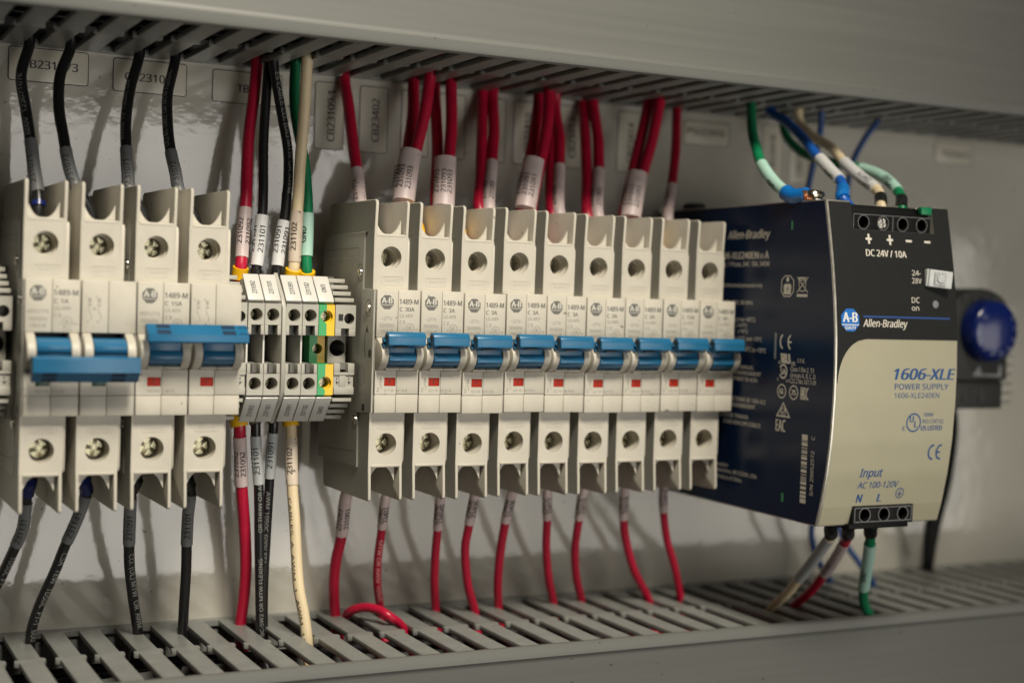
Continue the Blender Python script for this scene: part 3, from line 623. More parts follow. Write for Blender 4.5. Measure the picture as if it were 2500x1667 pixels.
# person warning octagon and crossed bin
sp([(-95.6, 31.3), (-97.6, 33), (-101.0, 33), (-103.2, 31.3), (-103.2, 26.9), (-101.2, 25.0), (-97.4, 25.0), (-95.6, 26.9)], .4, closed=True)
spoly(circ(-99.4, 31.6, .95, 14)); spoly([(-97.6, 29.9), (-101.2, 29.9), (-101.8, 29.2), (-101.6, 25.8), (-97.2, 25.8), (-97.0, 29.2)]); spoly([(-99.8, 29.2), (-99.0, 27.8), (-99.5, 27.8), (-99.1, 26.5), (-100.2, 28.2), (-99.6, 28.2)], .08, 'navy')
sp([(-106.3, 31.4), (-107.2, 27.2), (-110.2, 27.2), (-111.0, 31.4)], .35, closed=True); sp([(-105.4, 32.6), (-112.2, 26.6)], .4, .06); sp([(-112.2, 32.6), (-105.4, 26.6)], .4, .08); sp([(-106.5, 32.2), (-110.8, 32.2)], .7, .1); spoly([(-105.4, 26.0), (-112.0, 26.0), (-112.0, 24.9), (-105.4, 24.9)])
# CE
sp(circ(-97.8 - .6, 7.2, 2.3, 16, radians(-70), radians(70), True, ry=2.8), .8); sp(circ(-103.4, 7.2, 2.3, 16, radians(-70), radians(70), True, ry=2.8), .8); sp([(-101.4, 7.2), (-103.3, 7.2)], .7, .08)
st('RU', -97.0, -1.2, 3.8, 5.6, shear=-.25, bold=.06); st('c', -95.6, -1.6, 1.5, 1.2, bold=.03); st('US', -103.6, -1.8, 1.5, 2.4, bold=.03); st('I.T.E.', -107.4, -.4, 1.4, 4.6, bold=.02)
sp(circ(-98.6, -4.4, 2.3, 20, radians(30), radians(330), True, ry=2.6), .7); st('SA', -98.6, -5.6, 2.2, 3.2, 'c', bold=.04); st('c', -95.0, -8.2, 1.4, .9); st('us', -100.6, -8.4, 1.3, 1.8)
st('Class I Div 2, T3', -103.2, -4.0, 1.75, 14.4, bold=.012); st('Groups A, B, C, D', -103.2, -6.3, 1.75, 15.4, bold=.012); st('C22.2 No.107.1-01', -103.0, -8.6, 1.75, 16, bold=.012)
for y, s in ((-98.1, 'GL'), (-105.7, '25')):
    sp(circ(y, -12.2, 2.6, 24), .5, closed=True); st(s, y, -13.2, 2.0, 2.6, 'c', bold=.05)
st('K', -110.6, -14.6, 4.8, 2.4, bold=.07); sp(circ(-115.3, -12.2, 1.9, 14, radians(-75), radians(75), True, ry=2.3), .7)
sp([(-95.6, -22.0), (-99.5, -16.8), (-103.6, -22.0)], .6, closed=True); sp(circ(-99.6, -20.2, 1.5, 18), .35, .06, True); sp([(-98.7, -20.0), (-99.5, -20.9), (-100.9, -18.9)], .45, .08)
st('EAC', -95.2, -28.0, 4.6, 6.0, bold=.02)
# bar code and serial number
zb = -27.8; random.seed(3); first = True
while zb > -53.6:
    h = 2.2 if first or zb < -51.8 else random.choice((.35, .35, .7, 1.2)); h = min(h, zb + 54.2)
    spoly([(-111.9, zb), (-115.4, zb), (-115.4, zb - h), (-111.9, zb - h)]); zb -= h + random.choice((.3, .3, .6)); first = False
UPF = (Vector((0, 0, 1)), Vector((0, 1, 0)), Vector((-1, 0, 0)))
mb.text('S/N 29852572', (PX0 + .05, -119.6, -50.6), UPF, 1.9, B_, width=17, bold=.012); mb.text('C', (PX0 + .05, -119.6, -29.4), UPF, 1.9, B_, bold=.012)
spoly([(-100.4, 54.4), (-101.5, 54.4), (-101.5, 51.0), (-100.4, 51.0)], .05, 'clip_green'); spoly([(-100.3, -52.0), (-101.6, -52.0), (-101.6, -55.4), (-100.3, -55.4)], .05, 'clip_green')
mb.prism(rrect(-93.6, -92.4, .2, 10.6, .5), 'x', PX0 - .03, PX0 + .03, 'led')
mb.build('side_label', psu, org)
# front plate with bow
mb = MB()
def fsheet(fn, z0, z1, n, m, off):
    zs = [z0 + (z1 - z0) * i / n for i in range(n + 1)]; vs_ = []
    for z in zs:
        a, b = fn(z); vs_ += [Vector((a, bow(z) - off, z)), Vector((b, bow(z) - off, z))]
    mb.add(vs_, [(2 * i, 2 * i + 1, 2 * i + 3, 2 * i + 2) for i in range(n)], m)
LX, RX = PX0 + 1.1, PX1 - .25
fsheet(lambda z: (LX, RX), -54.5, 10.5, 26, 'beige', .12); fsheet(lambda z: (LX, 294.5), -61.6, -54.5, 4, 'beige', .12); fsheet(lambda z: (324.1, RX), -61.6, -54.5, 4, 'beige', .12)
mb.build('lower_front', psu, org)
mb = MB()
fsheet(lambda z: (LX, RX), 9.8, 51.2, 16, 'charcoal', .3); fsheet(lambda z: (LX, 290.7), 51.2, 61.4, 5, 'charcoal', .3); fsheet(lambda z: (331.4, RX), 51.2, 61.4, 5, 'charcoal', .3)
fsheet(lambda z: (LX, LX + .3 + 13.5 * (1 - math.sqrt(max(0, 1 - ((z + 7) / 16.8) ** 2)))), -7, 9.8, 24, 'charcoal', .3)
def wf(x, z, off=.36):
    x, z = fix(x, z); return lambda q: Vector((x + q.x, bow(z + q.y) - off, z + q.y))
def ft(body, x, z, h, wd=None, al='l', m='print_beige', **k): mb.text(body, None, None, h, m, width=wd, align=al, warp=wf(x, z), **k)
for x, s in ((297.4, '+'), (307.8, '+'), (317.2, '-'), (326.6, '-')):
    for a, b in (((-1.5, .42), (1.5, .42)),) : mb.face([wf(x, 47.8)(Vector(q)) for q in ((-1.5, -.42), (1.5, -.42), (1.5, .42), (-1.5, .42))], 'print_beige')
    if s == '+': mb.face([wf(x, 47.8, .4)(Vector(q)) for q in ((-.45, -1.9), (.45, -1.9), (.45, 1.9), (-.45, 1.9))], 'print_beige')
ft('DC 24V / 10A', 296.6, 41.3, 2.5, 19.8, bold=.02)
ft('24-', 319.6, 34.6, 2.0, 4.4); ft('28V', 319.8, 31.6, 2.0, 4.8); ft('DC', 320.0, 24.0, 2.1, 4.0); ft('on', 320.2, 21.0, 2.0, 3.6)
mb.face([wf(296.3, 18.2)(Vector(q)) for q in ((0, -.33), (43, -.33), (43, .33), (0, .33))], 'line_blue')
ft('Allen-Bradley', 296.5, 14.3, 2.8, 21.6, bold=.012, shear=.22)
lx, lz = fix(290.0, 16.7); logo(mb, lx, lz, 4.6, lambda e: (lambda q: Vector((q.x, bow(q.y) - .36 - e, q.y))), FRONT, 'logo_blue', 'logo_white', True)
mb.build('upper_front', psu, org)
mb = MB()
wf_ = wf; YREF = -122.0
def wf(x, z, off=.2): return wf_(x, z, off)
PB = 'print_blue'
ft('1606-XLE', 314.6, -6.0, 4.2, 30.6, m=PB, bold=.035, shear=.2); ft('POWER SUPPLY', 315.0, -9.9, 2.2, 27, m=PB, bold=.008); ft('1606-XLE240EN', 315.0, -13.2, 1.9, 22.5, m=PB)
def fstrip(pts, wd, x, z, closed=False, off=.2): mb.strip(pts, wd, wf(x, z, off), FRONT, PB, closed=closed)
fstrip(circ(0, 0, 3.4, 28), .55, 325.2, -22.9, True); ft('U', 323.2, -22.7, 2.4, 1.8, m=PB, bold=.03); ft('L', 325.6, -24.8, 2.4, 1.4, m=PB, bold=.03); ft('c', 319.6, -25.9, 2.0, 1.2, m=PB, bold=.02)
ft('18WM', 330.0, -20.6, 1.5, 5, m=PB); ft('IND.CONT.EQ.', 329.6, -23.2, 1.5, 11, m=PB); ft('US LISTED', 329.0, -26.0, 1.8, 10.6, m=PB, bold=.03)
fstrip(circ(0, 0, 2.1, 14, radians(80), radians(280), True, ry=2.7), .75, 335.5, -34.7); fstrip(circ(0, 0, 2.1, 14, radians(80), radians(280), True, ry=2.7), .75, 340.4 - .9, -34.7); fstrip([(-2, 0), (-.3, 0)], .7, 339.6, -34.7, off=.24)
ft('Input', 299.0, -43.6, 3.1, 11.2, m=PB, bold=.02, shear=.2); ft('AC 100-120V', 298.2, -48.0, 2.4, 20, m=PB, bold=.012, shear=.15)
ft('N', 297.8, -53.4, 3.1, 2.6, m=PB, bold=.03, shear=.1); ft('L', 308.0, -53.4, 3.1, 2.1, m=PB, bold=.03, shear=.1)
fstrip(circ(0, 0, 1.9, 22), .35, 319.4, -50.4, True); fstrip([(0, 1.3), (0, 0)], .3, 319.4, -50.4); fstrip([(-1.2, -.1), (1.2, -.1)], .28, 319.4, -50.4, off=.24); fstrip([(-.8, -.6), (.8, -.6)], .25, 319.4, -50.4, off=.24); fstrip([(-.4, -1.1), (.4, -1.1)], .22, 319.4, -50.4, off=.24)
mb.build('front_lettering', psu, org)
# terminals
YREF = -124.0; t_ = MB(); y0 = bow(55) + 1.0
t_.box(290.8, 331.4, y0 + 7, y0 + 18, 51.0, 61.4, 'conn', .2); t_.box(290.8, 331.4, y0 + 2.6, y0 + 7, 57.6, 61.0, 'conn', .2)
xs = [297.6, 307.2, 317.0, 326.6]
for a, b in ((292.8, 312.0), (312.2, 331.2)):
    t_.strip(rrect(a, b, 51.3, 57.3, .2), .3, (0, y0 + .6, 0), FRONT, 'conn_edge', off=.05, closed=True)
for x, a, b in zip(xs, (290.8, 302.4, 312.1, 321.8), (302.4, 312.1, 321.8, 331.4)):
    t_.plate_hole(a, b, 51.0, 57.6, y0 + .6, x, 54.3, 2.5, 'conn', depth=6); t_.lathe((x, y0 + .56, 54.3), (0, -1, 0), [(0, 2.5), (.08, 2.5), (.08, 2.85), (-.05, 2.85)], 'conn_edge', 28)
t_.box(290.8, 331.4, y0 + .62, y0 + 7, 57.3, 57.6, 'conn'); t_.box(290.8, 331.4, y0 + .62, y0 + 7, 50.9, 51.1, 'conn')
t_.box(325.5, 330.8, y0 - .4, y0 + 2, 58.6, 61.6, 'w_green', .3)
tp = t_.build('output_terminal', psu, org)
for i, x in enumerate(xs):
    m4 = MB(); screw(m4, (x, y0 + (1.3 if i == 1 else 4.6), 54.3), (0, -1, 0), 2.2, 'steel' if i == 1 else 'screw_shaded', .2); o = m4.build('terminal_screw', tp, org)  # second screw bright steel for its glint, others darkened as if in shade
t_ = MB(); y1 = bow(-58)

for x, a, b in zip((300.2, 309.6, 319.0), (294.4, 304.9, 314.3), (304.9, 314.3, 324.2)):
    t_.plate_hole(a, b, -61.6, -54.4, y1 - 1.6, x, -58, 2.5, 'conn', depth=5)
t_.box(294.4, 324.2, y1 + 3.6, y1 + 14, -61.5, -54.5, 'conn', .2)
for a, b, c, d in ((294.4, 294.7, -61.6, -54.4), (323.9, 324.2, -61.6, -54.4), (294.4, 324.2, -54.7, -54.4)): t_.box(a, b, y1 - 1.58, y1 + 4, c, d, 'conn')
t_.strip(rrect(295.4, 323.4, -60.6, -55.2, .2), .35, (0, y1 - 1.6, 0), FRONT, 'conn_edge', off=.05, closed=True); t_.box(293.2, 322.4, y1 - 1.2, y1 + 12, -63.4, -61.4, 'conn', .3)
xs2 = [300.2, 309.6, 319.0]
for x in xs2: t_.lathe((x, y1 - 1.66, -58.0), (0, -1, 0), [(0, 2.5), (.08, 2.5), (.08, 2.85), (-.05, 2.85)], 'conn_edge', 24)
tp = t_.build('input_terminal', psu, org)
for x in xs2: m4 = MB(); screw(m4, (x, y1 + 2.2, -58), (0, -1, 0), 2.2, 'screw_shaded', .5); m4.build('terminal_screw', tp, org)
mb = MB(); M = Matrix.Translation((329.0, bow(33) - 2.0, 33.5)) @ Matrix.Rotation(radians(5), 4, 'Y') @ Matrix.Rotation(radians(-14), 4, 'Z'); 
mb.box(-5.6, 5.6, -1.2, 1.8, -3.4, 3.4, 'cover_clear', .5, M=M); mb.box(-4.9, -4.4, -1.3, -1.0, -3.2, 3.2, 'led', M=M); mb.box(-2.4, 2.6, -1.75, -1.2, -2.6, 2.6, 'clear', .35, M=M); mb.lathe(M @ Vector((.2, -1.7, 0)), M.to_3x3() @ Vector((0, -1, 0)), [(0, 1.7), (.5, 1.5), (.5, .01)], 'clear', 20)
mb.build('adjuster_cap', psu, org)
mb = MB(); mb.lathe((328.4, bow(23.5) - .3, 23.6), (0, -1, 0), [(0, 1.55), (.3, 1.4), (.45, .01)], 'led', 24); mb.build('indicator_lamp', psu, org)
mb = MB(); c = Vector((284.6, -106.0, 62.0)); mb.lathe(c, (0, 0, 1), [(.2, 3.9), (.7, 4.1), (1.2, 4.0), (1.3, 3.2), (1.7, 4.3), (2.7, 4.7), (3.6, 4.4), (4.3, 3.2), (4.5, 1.6), (4.5, .01)], 'steel', 28); mb.build('earth_screw', psu, org)
mb = MB(); mb.lathe((314.0, -116, -62.0), (0, 0, -1), [(0, 3.2), (.9, 3.8), (1.6, 3.6), (2.2, 2.4), (2.4, .01)], 'screw', 24); mb.build('base_screw', psu, org)
mb = MB(); mb.lathe((287, -20, 62), (0, 0, 1), [(0, 5), (2.2, 5), (3, 4), (3, .01)], 'dark', 24); mb.build('vent_plug', psu, org)
# ------------------------------------------------------------------ thermostat at the right
X0 = 404.0; org = (X0, 0, 0); t = thing('thermostat', org, 'dark grey thermostat with a round blue dial, right of the power supply', 'thermostat')
mb = MB(); top = circ(X0 + 17, 20, 18, 14, radians(10), radians(170), True, ry=12)
mb.prism([(X0 + 34.8, -10.3)] + top + [(X0 - .8, -10.3)], 'y', -58, -10, 'thermo', .8); mb.box(X0 - .4, X0 + 34.4, -56, -10, -23.6, -10.6, 'thermo', .8)
for i in range(4): mb.box(X0 + 5 + i * 6.4, X0 + 7.5 + i * 6.4, -58.4, -57.8, 25.5, 29, 'dark')
for a in (10, 20): mb.box(X0 + a, X0 + a + 4.6, -56.3, -55.5, -20.5, -13, 'dark', .3); mb.cyl((X0 + a + 1.2, -56.4, -19), (0, -1, 0), 2.0, .1, 'dark')
mb.prism([(X0 + 13.5, -8.2), (X0 + 17, -3.2), (X0 + 19, -7.4), (X0 + 29, -7.4), (X0 + 29, -3.4), (X0 + 31, -3), (X0 + 31, -8.6)], 'y', -58.3, -57.9, 'led')
for z in (22, 8, -6): mb.box(X0 - 1.6, X0 - .6, -54, -48, z - 3, z + 3, 'terminal', .3)
mb.box(X0 + 36, X0 + 46, -50, -12, -22, 24, 'terminal', .5)
for i in range(10): mb.box(X0 + 36.5, X0 + 45.5, -52, -50, -20 + i * 4.4, -17.6 + i * 4.4, 'terminal', .3)
mb.build('housing', t, org)
mb = MB(); c = (X0 + 19.5, -58, 12.6); mb.lathe(c, (0, -1, 0), [(0, 14.6), (1.5, 14.5), (6, 14.0), (7.4, 13.2), (8.2, 11.8), (8.8, 9), (9.2, 5.5), (9.3, .01)], 'knob', 40)
for i, s in enumerate(['5', '10', '15', '20', '25', '30', '35', '40', '45', '50']):
    a = radians(215 - i * 28 + 180); mb.text(s, (c[0] + cos(a) * 10.6, -66.7, c[2] + sin(a) * 10.6 - .9), FRONT, 2.0, 'knob_mark', align='c')
mb.build('dial', t, org)
# ------------------------------------------------------------------ labels on the panel
def plabel(x0, x1, z0, z1, body, vert, label, h=3.0, wd=None, cx=None, cz=None):
    mb = MB(); mb.prism(rrect(x0, x1, z0, z1, 1.2), 'y', -.25, -.02, 'label', .04); F = FRONT
    mb.strip(rrect(x0 + .12, x1 - .12, z0 + .12, z1 - .12, 1.1), .34, (0, -.25, 0), F, 'ink', closed=True)
    if body:
        cx = (x0 + x1) / 2 if cx is None else cx; cz = (z0 + z1) / 2 if cz is None else cz
        if vert: mb.text(body, (cx + h / 2, -.25, cz - wd / 2), (Vector((0, 0, 1)), Vector((-1, 0, 0)), Vector((0, -1, 0))), h, 'ink', width=wd, bold=.018)
        else: mb.text(body, (cx - (wd or 0) / 2, -.25, cz - h / 2), F, h, 'ink', width=wd, bold=.018)
    o = mb.build('panel_label', org=(x0, 0, z0)); tag(o, label, 'label', 'labels on the back panel')
plabel(-.2, 28.5, 94.9, 107.4, 'CB231073', False, 'cream label reading CB231073 on the back panel', 3.0, 20, 14.6, 101.4)
plabel(37.4, 65.4, 94.3, 106.8, 'CB23107', False, 'cream label reading CB23107 on the back panel', 3.0, 17.5, 50.7, 100.2)
plabel(75.4, 103.5, 93.6, 106.2, 'TB231', False, 'cream label starting with TB behind the tall red wire', 3.0, 11, 90.8, 99.6)
VL = [(117.2, 'CB23109.1', 'upright cream label reading CB23109.1 on the back panel'), (136.3, 'CB23402', 'upright cream label reading CB23402 on the back panel'), (154.6, 'CB23404', 'upright label mostly hidden by the bundle with the first double sleeve'), (171.3, 'CB23406', 'upright label mostly hidden by the two wires over the third single-pole breaker'),
      (190.2, 'CB23408', 'upright label mostly hidden by the red pair over the fourth single-pole breaker'), (206.5, 'CB23410', 'upright label beside the broad pink sleeve over the middle of the row'), (228.4, 'CB23412', 'upright label behind the single red wires right of the broad pink sleeve'), (258.2, 'CB23414', 'upright blurred label left of the last slanting red pair')]
for x, s, l in VL: plabel(x, x + 12.4, 78.4, 105.4, s, True, l, 3.2, 20 if '.' in s else 17.5, x + 7.0, 91.8)
plabel(293.2, 318.0, 93.4, 104.2, 'PSU23416', False, 'blurred sideways label on the panel above the power supply', 3.0, 20, 305.2, 99.5)
plabel(337.0, 349.0, 79, 106, 'CB23418', True, 'blurred upright label behind the green and blue wires', 3.0, 17); plabel(352.5, 364.5, 79, 104, 'CB23420', True, 'faint upright label half hidden behind the blue wires', 3.0, 17)
plabel(442.6, 467.2, 95, 106.4, 'TS23422', False, 'far blurred label under the duct at the right', 2.6, 18, 456.6, 100)
# ------------------------------------------------------------------ wires
def Zm(o, k): return lambda L_: [(u / k + o[0], v / k + o[1]) for u, v in L_]
ZA = Zm((0, 0), 2.6133); ZB = Zm((700, 50), 2.6133); ZC = Zm((0, 850), 3.357); ZD = Zm((0, 1200), 3.357); ZE = Zm((500, 400), 3.92); ZF = Zm((500, 700), 3.92); ZG = Zm((700, 1150), 2.352); ZH = Zm((1500, 150), 2.352); ZI = Zm((1600, 1150), 2.613)
def lay(pts, Y0, Y1):
    """picture points of one wire, running from depth Y0 to depth Y1"""
    a = [0]
    for p, q in zip(pts, pts[1:]): a.append(a[-1] + hypot(q[0] - p[0], q[1] - p[1]))
    return [at(u, v, Y0 + (Y1 - Y0) * d / a[-1]) for (u, v), d in zip(pts, a)]
def sub(path, v0, v1):
    """stretch of a path between two picture heights"""
    q = [P for P in path if min(v0, v1) <= px(P)[1] <= max(v0, v1)]; return q
def arc_text(mb, path, r, body, s0, h, m, phi=0, rev=False, width=None, bold=.012):
    """lettering wrapped on a round sleeve, reading along it; s0 = start distance from the lower end"""
    P = path if (path[0].z < path[-1].z) != rev else path[::-1]; fr = path_frames(P); ds = [0]
    for a, b in zip(P, P[1:]): ds.append(ds[-1] + (b - a).length)
    def W(q):
        d = s0 + q.x; i = 0
        while i < len(ds) - 2 and ds[i + 1] < d: i += 1
        k = (d - ds[i]) / max(1e-6, ds[i + 1] - ds[i]); c = P[i].lerp(P[i + 1], k); t, n, sd = fr[i]
        sd2 = sd if sd.dot(RT) * (1 if not rev else -1) < 0 else -sd
        th = phi + q.y / r; return c + (n * cos(th) + sd2 * sin(th)) * (r + .05)
    mb.text(body, None, None, h, m, width=width, bold=bold and .018, warp=W, sub=1.0)
def wire(label, m, d, pts, pre=(), post=(), sleeves=(), ferr=(), prints=(), group='wires', cat='wire'):
    P = [Vector(p) for p in pre] + pts + [Vector(p) for p in post]; path = spline(P); org = tuple(P[0]); r = d / 2
    mb = MB(); mb.tube(path, r, m)
    for body, v0, h, mm, ph, rev, wd in prints:
        q = sub(path, v0, 3000 if rev else -500) if not isinstance(v0, tuple) else sub(path, *v0)
        if len(q) > 3: arc_text(mb, q, r, body, 0, h, mm, ph, rev, wd, 0)
    o = mb.build('wire', org=org); tag(o, label, cat, group)
    for v0, v1, mm, ds, texts in sleeves:
        q = sub(path, v0, v1)
        if len(q) < 2: continue
        mb = MB(); mb.tube(q, ds / 2, mm, 20)
        for body, s0, ph, h, wd in texts: arc_text(mb, q, ds / 2, body, s0, h, 'ink', ph, False, wd)
        mb.build('marker_sleeve', o, org)
    for v0, v1, mm, ds in ferr:
        q = sub(path, v0, v1)
        if len(q) >= 2: mb = MB(); mb.tube(q, ds / 2, mm, 20); mb.build('ferrule', o, org)
    return o
def up_end(p, z=125): return [(p.x, p.y - 2, z)]
WP = 'wire_print'
# four black wires above the left breakers
GW = 'black wires above the left breakers'
def black_up(label, pts, Y0, xc, sl, txt, prints=(), extra=0):
    L_ = lay(ZA(pts), Y0, -44); wire(label, 'w_black', 3.9, L_, pre=[(L_[0].x - 1, L_[0].y - 5, 122)], post=[(xc, -46, 45), (xc, -46, 34)], sleeves=[(sl / 2.6133, 478 if not extra else 477, 's_grey', 4.4, txt)], ferr=[(482, 510, 'f_blue', 5)] if extra else [], prints=prints, group=GW)
black_up('black wire with a grey 231071 sleeve, leftmost of those above the breakers', [(190, 265), (135, 480), (165, 700), (195, 900), (215, 1050), (245, 1250)], -11, 4.5, 900, [('231071', 3.0, .0, 2.05, 11), ('231071', 4, 1.6, 2.05, 11)], [('600V  12307107E', (340, 150), 1.5, WP, -.1, False, 26)], 1)
black_up('black wire with a grey 231072 sleeve, over the second pole of the off breaker', [(455, 280), (385, 480), (375, 680), (405, 870), (440, 1060), (490, 1200)], -15, 22.2, 930, [('231072', 3.5, -.3, 2.05, 11)])
black_up('black wire with a grey 231071 sleeve, over the first pole of the on breaker', [(890, 345), (835, 550), (805, 750), (805, 950), (815, 1100), (830, 1220)], -9, 40.4, 950, [('231071', 3.0, -.4, 2.05, 11), ('231071', 4.5, 1.0, 2.05, 11)], [('AWM 12 105oC OR', (350, 180), 1.5, WP, .3, False, 28)])
black_up('black wire with a grey 231072 sleeve, nearest to the tall red wire', [(1120, 365), (1070, 600), (1070, 800), (1090, 970), (1120, 1100), (1145, 1220)], -10, 58.5, 970, [('231072', 2.5, -.4, 2.05, 11), ('231072', 4, 1.1, 2.05, 11)], [('UL) BC-5W2 OR MTW FLEXING', (368, 130), 1.5, WP, .1, False, 36)])
# five wires above the terminal blocks
GT = 'wires above the terminal blocks'
def tb_up(label, m, d, A, B, Y0, xc, sv, sm, sd, txt, fer, prints=()):
    L_ = lay(ZA(A) + ZE(B), Y0, -33); e = L_[-1]
    wire(label, m, d, L_, pre=[(L_[0].x, L_[0].y - 3, 122)], post=[(e.x * .5 + xc * .5, -32, 26), (xc, -31, 14)], sleeves=[(400 + sv[0] / 3.92, 400 + sv[1] / 3.92, sm, sd, txt)], ferr=fer, prints=prints, group=GT)
tb_up('thick red wire with a pink 231092 sleeve entering the first tagged terminal block', 'w_red', 4.5, [(1640, 410), (1622, 600), (1585, 900)], [(395, 330), (372, 600), (352, 900), (345, 990)], -12, 78.9, (425, 905), 's_pink', 5.0, [('231092', 5.0, .1, 2.05, 10), ('231092', 5, -1.25, 2.05, 10)], [(648, 690, 'ferrule_yellow', 6.0)])
tb_up('plain black wire with a white 231101 sleeve, just right of the thick red wire', 'w_black', 3.7, [(1715, 400), (1700, 600), (1682, 900)], [(560, 250), (552, 460), (525, 750), (492, 1010), (487, 1080)], -19, 85, (492, 1000), 's_white', 4.8, [('231101', 5, .75, 2.05, 10), ('231101', 5, -.7, 2.05, 10)], [(655, 690, 'f_black', 4.2)])
tb_up('black wire lettered MTW with a white 231091 sleeve, left of the cream wire', 'w_black', 3.7, [(1745, 390), (1790, 690), (1835, 950), (1838, 1150)], [(785, 290), (765, 510), (722, 750), (692, 1010), (685, 1090)], -24, 93, (515, 1010), 's_white', 4.8, [('231091', 4.6, .2, 2.05, 10), ('231091', 4.6, -1.2, 2.05, 10)], [(657, 690, 'f_black', 4.2)], [('ES CABLE CO. (UL) MTW OR AWM', (170, 540), 1.7, WP, .1, True, 46)])
tb_up('green wire with a mint GND sleeve behind the cream wire, into the earth block', 'w_green', 4.0, [(1885, 410), (1882, 700)], [(955, 0), (978, 250), (986, 435), (982, 700), (974, 920), (980, 1030)], -22, 105.4, (437, 912), 's_mint', 4.6, [('GND', 5.0, .2, 2.7, 6.0)], [(654, 690, 'ferrule_yellow', 6.0)], [('CABLE MTW', (400, 520), 1.6, WP, .5, False, 14)])
tb_up('cream wire with a scuffed 231102 sleeve entering the fourth tagged terminal block', 'w_cream', 4.3, [(1960, 385), (1942, 700), (1915, 1050)], [(900, 250), (885, 450), (870, 700), (858, 935), (850, 1010)], -34, 99.2, (448, 936), 's_cream', 4.9, [('231102', 4.2, -.1, 2.1, 10.4), ('231102', 4.2, 1.45, 2.1, 10.4)], [(652, 690, 'ferrule_yellow', 6.2)])
# red wires above the row of nine
GR = 'red wires above the row of nine breakers'
def red_up(i, label, pts, Y0, sv=None, txt=(), Z=ZB, d=4.7, dx=0, sm='s_pink', Y1=-41):
    L_ = lay(Z(pts), Y0, Y1); xc = 119.3 + 17.52 * i + 6.4 + dx
    return wire(label, 'w_red', d, L_, pre=[(L_[0].x, L_[0].y - 3, 122)], post=[(xc, -43, 46), (xc, -43, 36)], sleeves=[(Z([(0, sv)])[0][1], 620, sm, d + .55, txt)] if sv else [], ferr=[] if sv or i in (0, 4) else [(506 + 6 * i, 570 + 5 * i, 'ferrule_yellow', d + 1.2)], group=GR)
def oval_sleeve(a, b, va, vb, Z, wd, label, txt, dp=3.3, off=2.6):
    A = lay(Z(a), *b); path = [p - FW * off for p in spline(A)]
    mb = MB(); mb.tube(path, 0, 's_pink', 28, ab=(wd / 2, dp))
    P = path if path[0].z < path[-1].z else path[::-1]; fr = path_frames(P)
    ds = [0]
    for p, q in zip(P, P[1:]): ds.append(ds[-1] + (q - p).length)
    for body, s0, x0, h, w_ in txt:
        def W(q):
            d = s0 + q.x; i = 0
            while i < len(ds) - 2 and ds[i + 1] < d: i += 1
            c = P[i].lerp(P[i + 1], (d - ds[i]) / max(1e-6, ds[i + 1] - ds[i])); t, n, sd = fr[i]; sd = sd if sd.dot(RT) > 0 else -sd
            x = x0 - q.y; k = max(-.98, min(.98, x / (wd / 2))); return c + sd * x + n * (dp * math.sqrt(1 - k * k) + .06)
        mb.text(body, None, None, h, 'ink', width=w_, bold=.018, warp=W, sub=1.0)
    tag(mb.build('marker_sleeve', org=tuple(path[0])), label, 'marker sleeve', 'pink sleeves round pairs of red wires')
T3 = lambda a=0: ('231093', 21.5, a, 2.0, 9.6)
red_up(0, 'red wire with a pink 231092 label, over the breaker marked C 30A', [(370, 360), (395, 550), (425, 800), (450, 980), (475, 1180)], -3, 940, [('231092', 19, .3, 2.0, 9.6)], d=4.5)
red_up(1, 'rear red wire of the pair in the first broad pink sleeve', [(810, 390), (805, 600), (770, 850), (728, 1180)], -9, dx=-2)
red_up(1, 'front red wire of the pair in the first broad pink sleeve', [(915, 360), (880, 600), (818, 860), (762, 1180)], -25, dx=2, Y1=-38)
oval_sleeve([(795, 842), (768, 1000), (748, 1160)], (-34, -41), 0, 0, ZB, 8.6, 'first broad pink sleeve from the left, marked 231093 round two red wires', [('231093', 4.2, 1.9, 2.05, 9.6), ('231093', 4.6, -1.2, 2.0, 9.6), ('231093', 4.8, -3.2, 1.95, 9.6)])
red_up(2, 'dark rear red wire bare down to the third single-pole breaker', [(945, 420), (952, 600), (962, 850), (955, 1180)], -3, dx=-2)
red_up(2, 'red wire with the wide pink sleeve over the third single-pole breaker', [(1050, 400), (1052, 650), (1035, 900), (1010, 1190)], -15, dx=2, Y1=-44)
oval_sleeve([(1015, 885), (1008, 1050), (1002, 1195)], (-36, -42), 0, 0, ZB, 8.6, 'wide pink sleeve marked 231093 over the third single-pole breaker', [('231093', 5.0, -2.2, 2.0, 9.6), ('231093', 5.0, 0.6, 1.95, 9.6), ('231093', 4.8, 2.9, 1.95, 9.6)])
red_up(3, 'bare red wire over the fourth single-pole breaker', [(1250, 470), (1245, 750), (1238, 1000), (1228, 1200)], -3, dx=-2)
red_up(3, 'red wire with a narrow pink label over the fourth single-pole breaker', [(1315, 470), (1322, 700), (1308, 910), (1290, 1200)], -4, 910, [T3(.4), ('231093', 21.5, -.8, 1.95, 9.4)], dx=2, Y1=-43)
red_up(4, 'left front red wire of the pair in the broadest pink sleeve', [(1610, 470), (1590, 660), (1550, 890), (1490, 1210)], -9, dx=-2)
red_up(4, 'right front red wire of the pair in the broadest pink sleeve', [(1675, 450), (1665, 650), (1620, 900), (1560, 1210)], -20, dx=2, Y1=-44)
oval_sleeve([(1576, 893), (1548, 1050), (1520, 1205)], (-36, -42), 0, 0, ZB, 8.6, 'broadest pink sleeve marked three times 231093 over the middle of the row', [('231093', 4.8, -3.1, 2.0, 9.8), ('231093', 4.6, -.5, 2.0, 9.8), ('231093', 4.4, 2.3, 2.0, 9.8)])
red_up(5, 'bare dark red wire right behind the broadest pink sleeve', [(1700, 560), (1690, 760), (1682, 950), (1695, 1240)], -6, dx=-2)
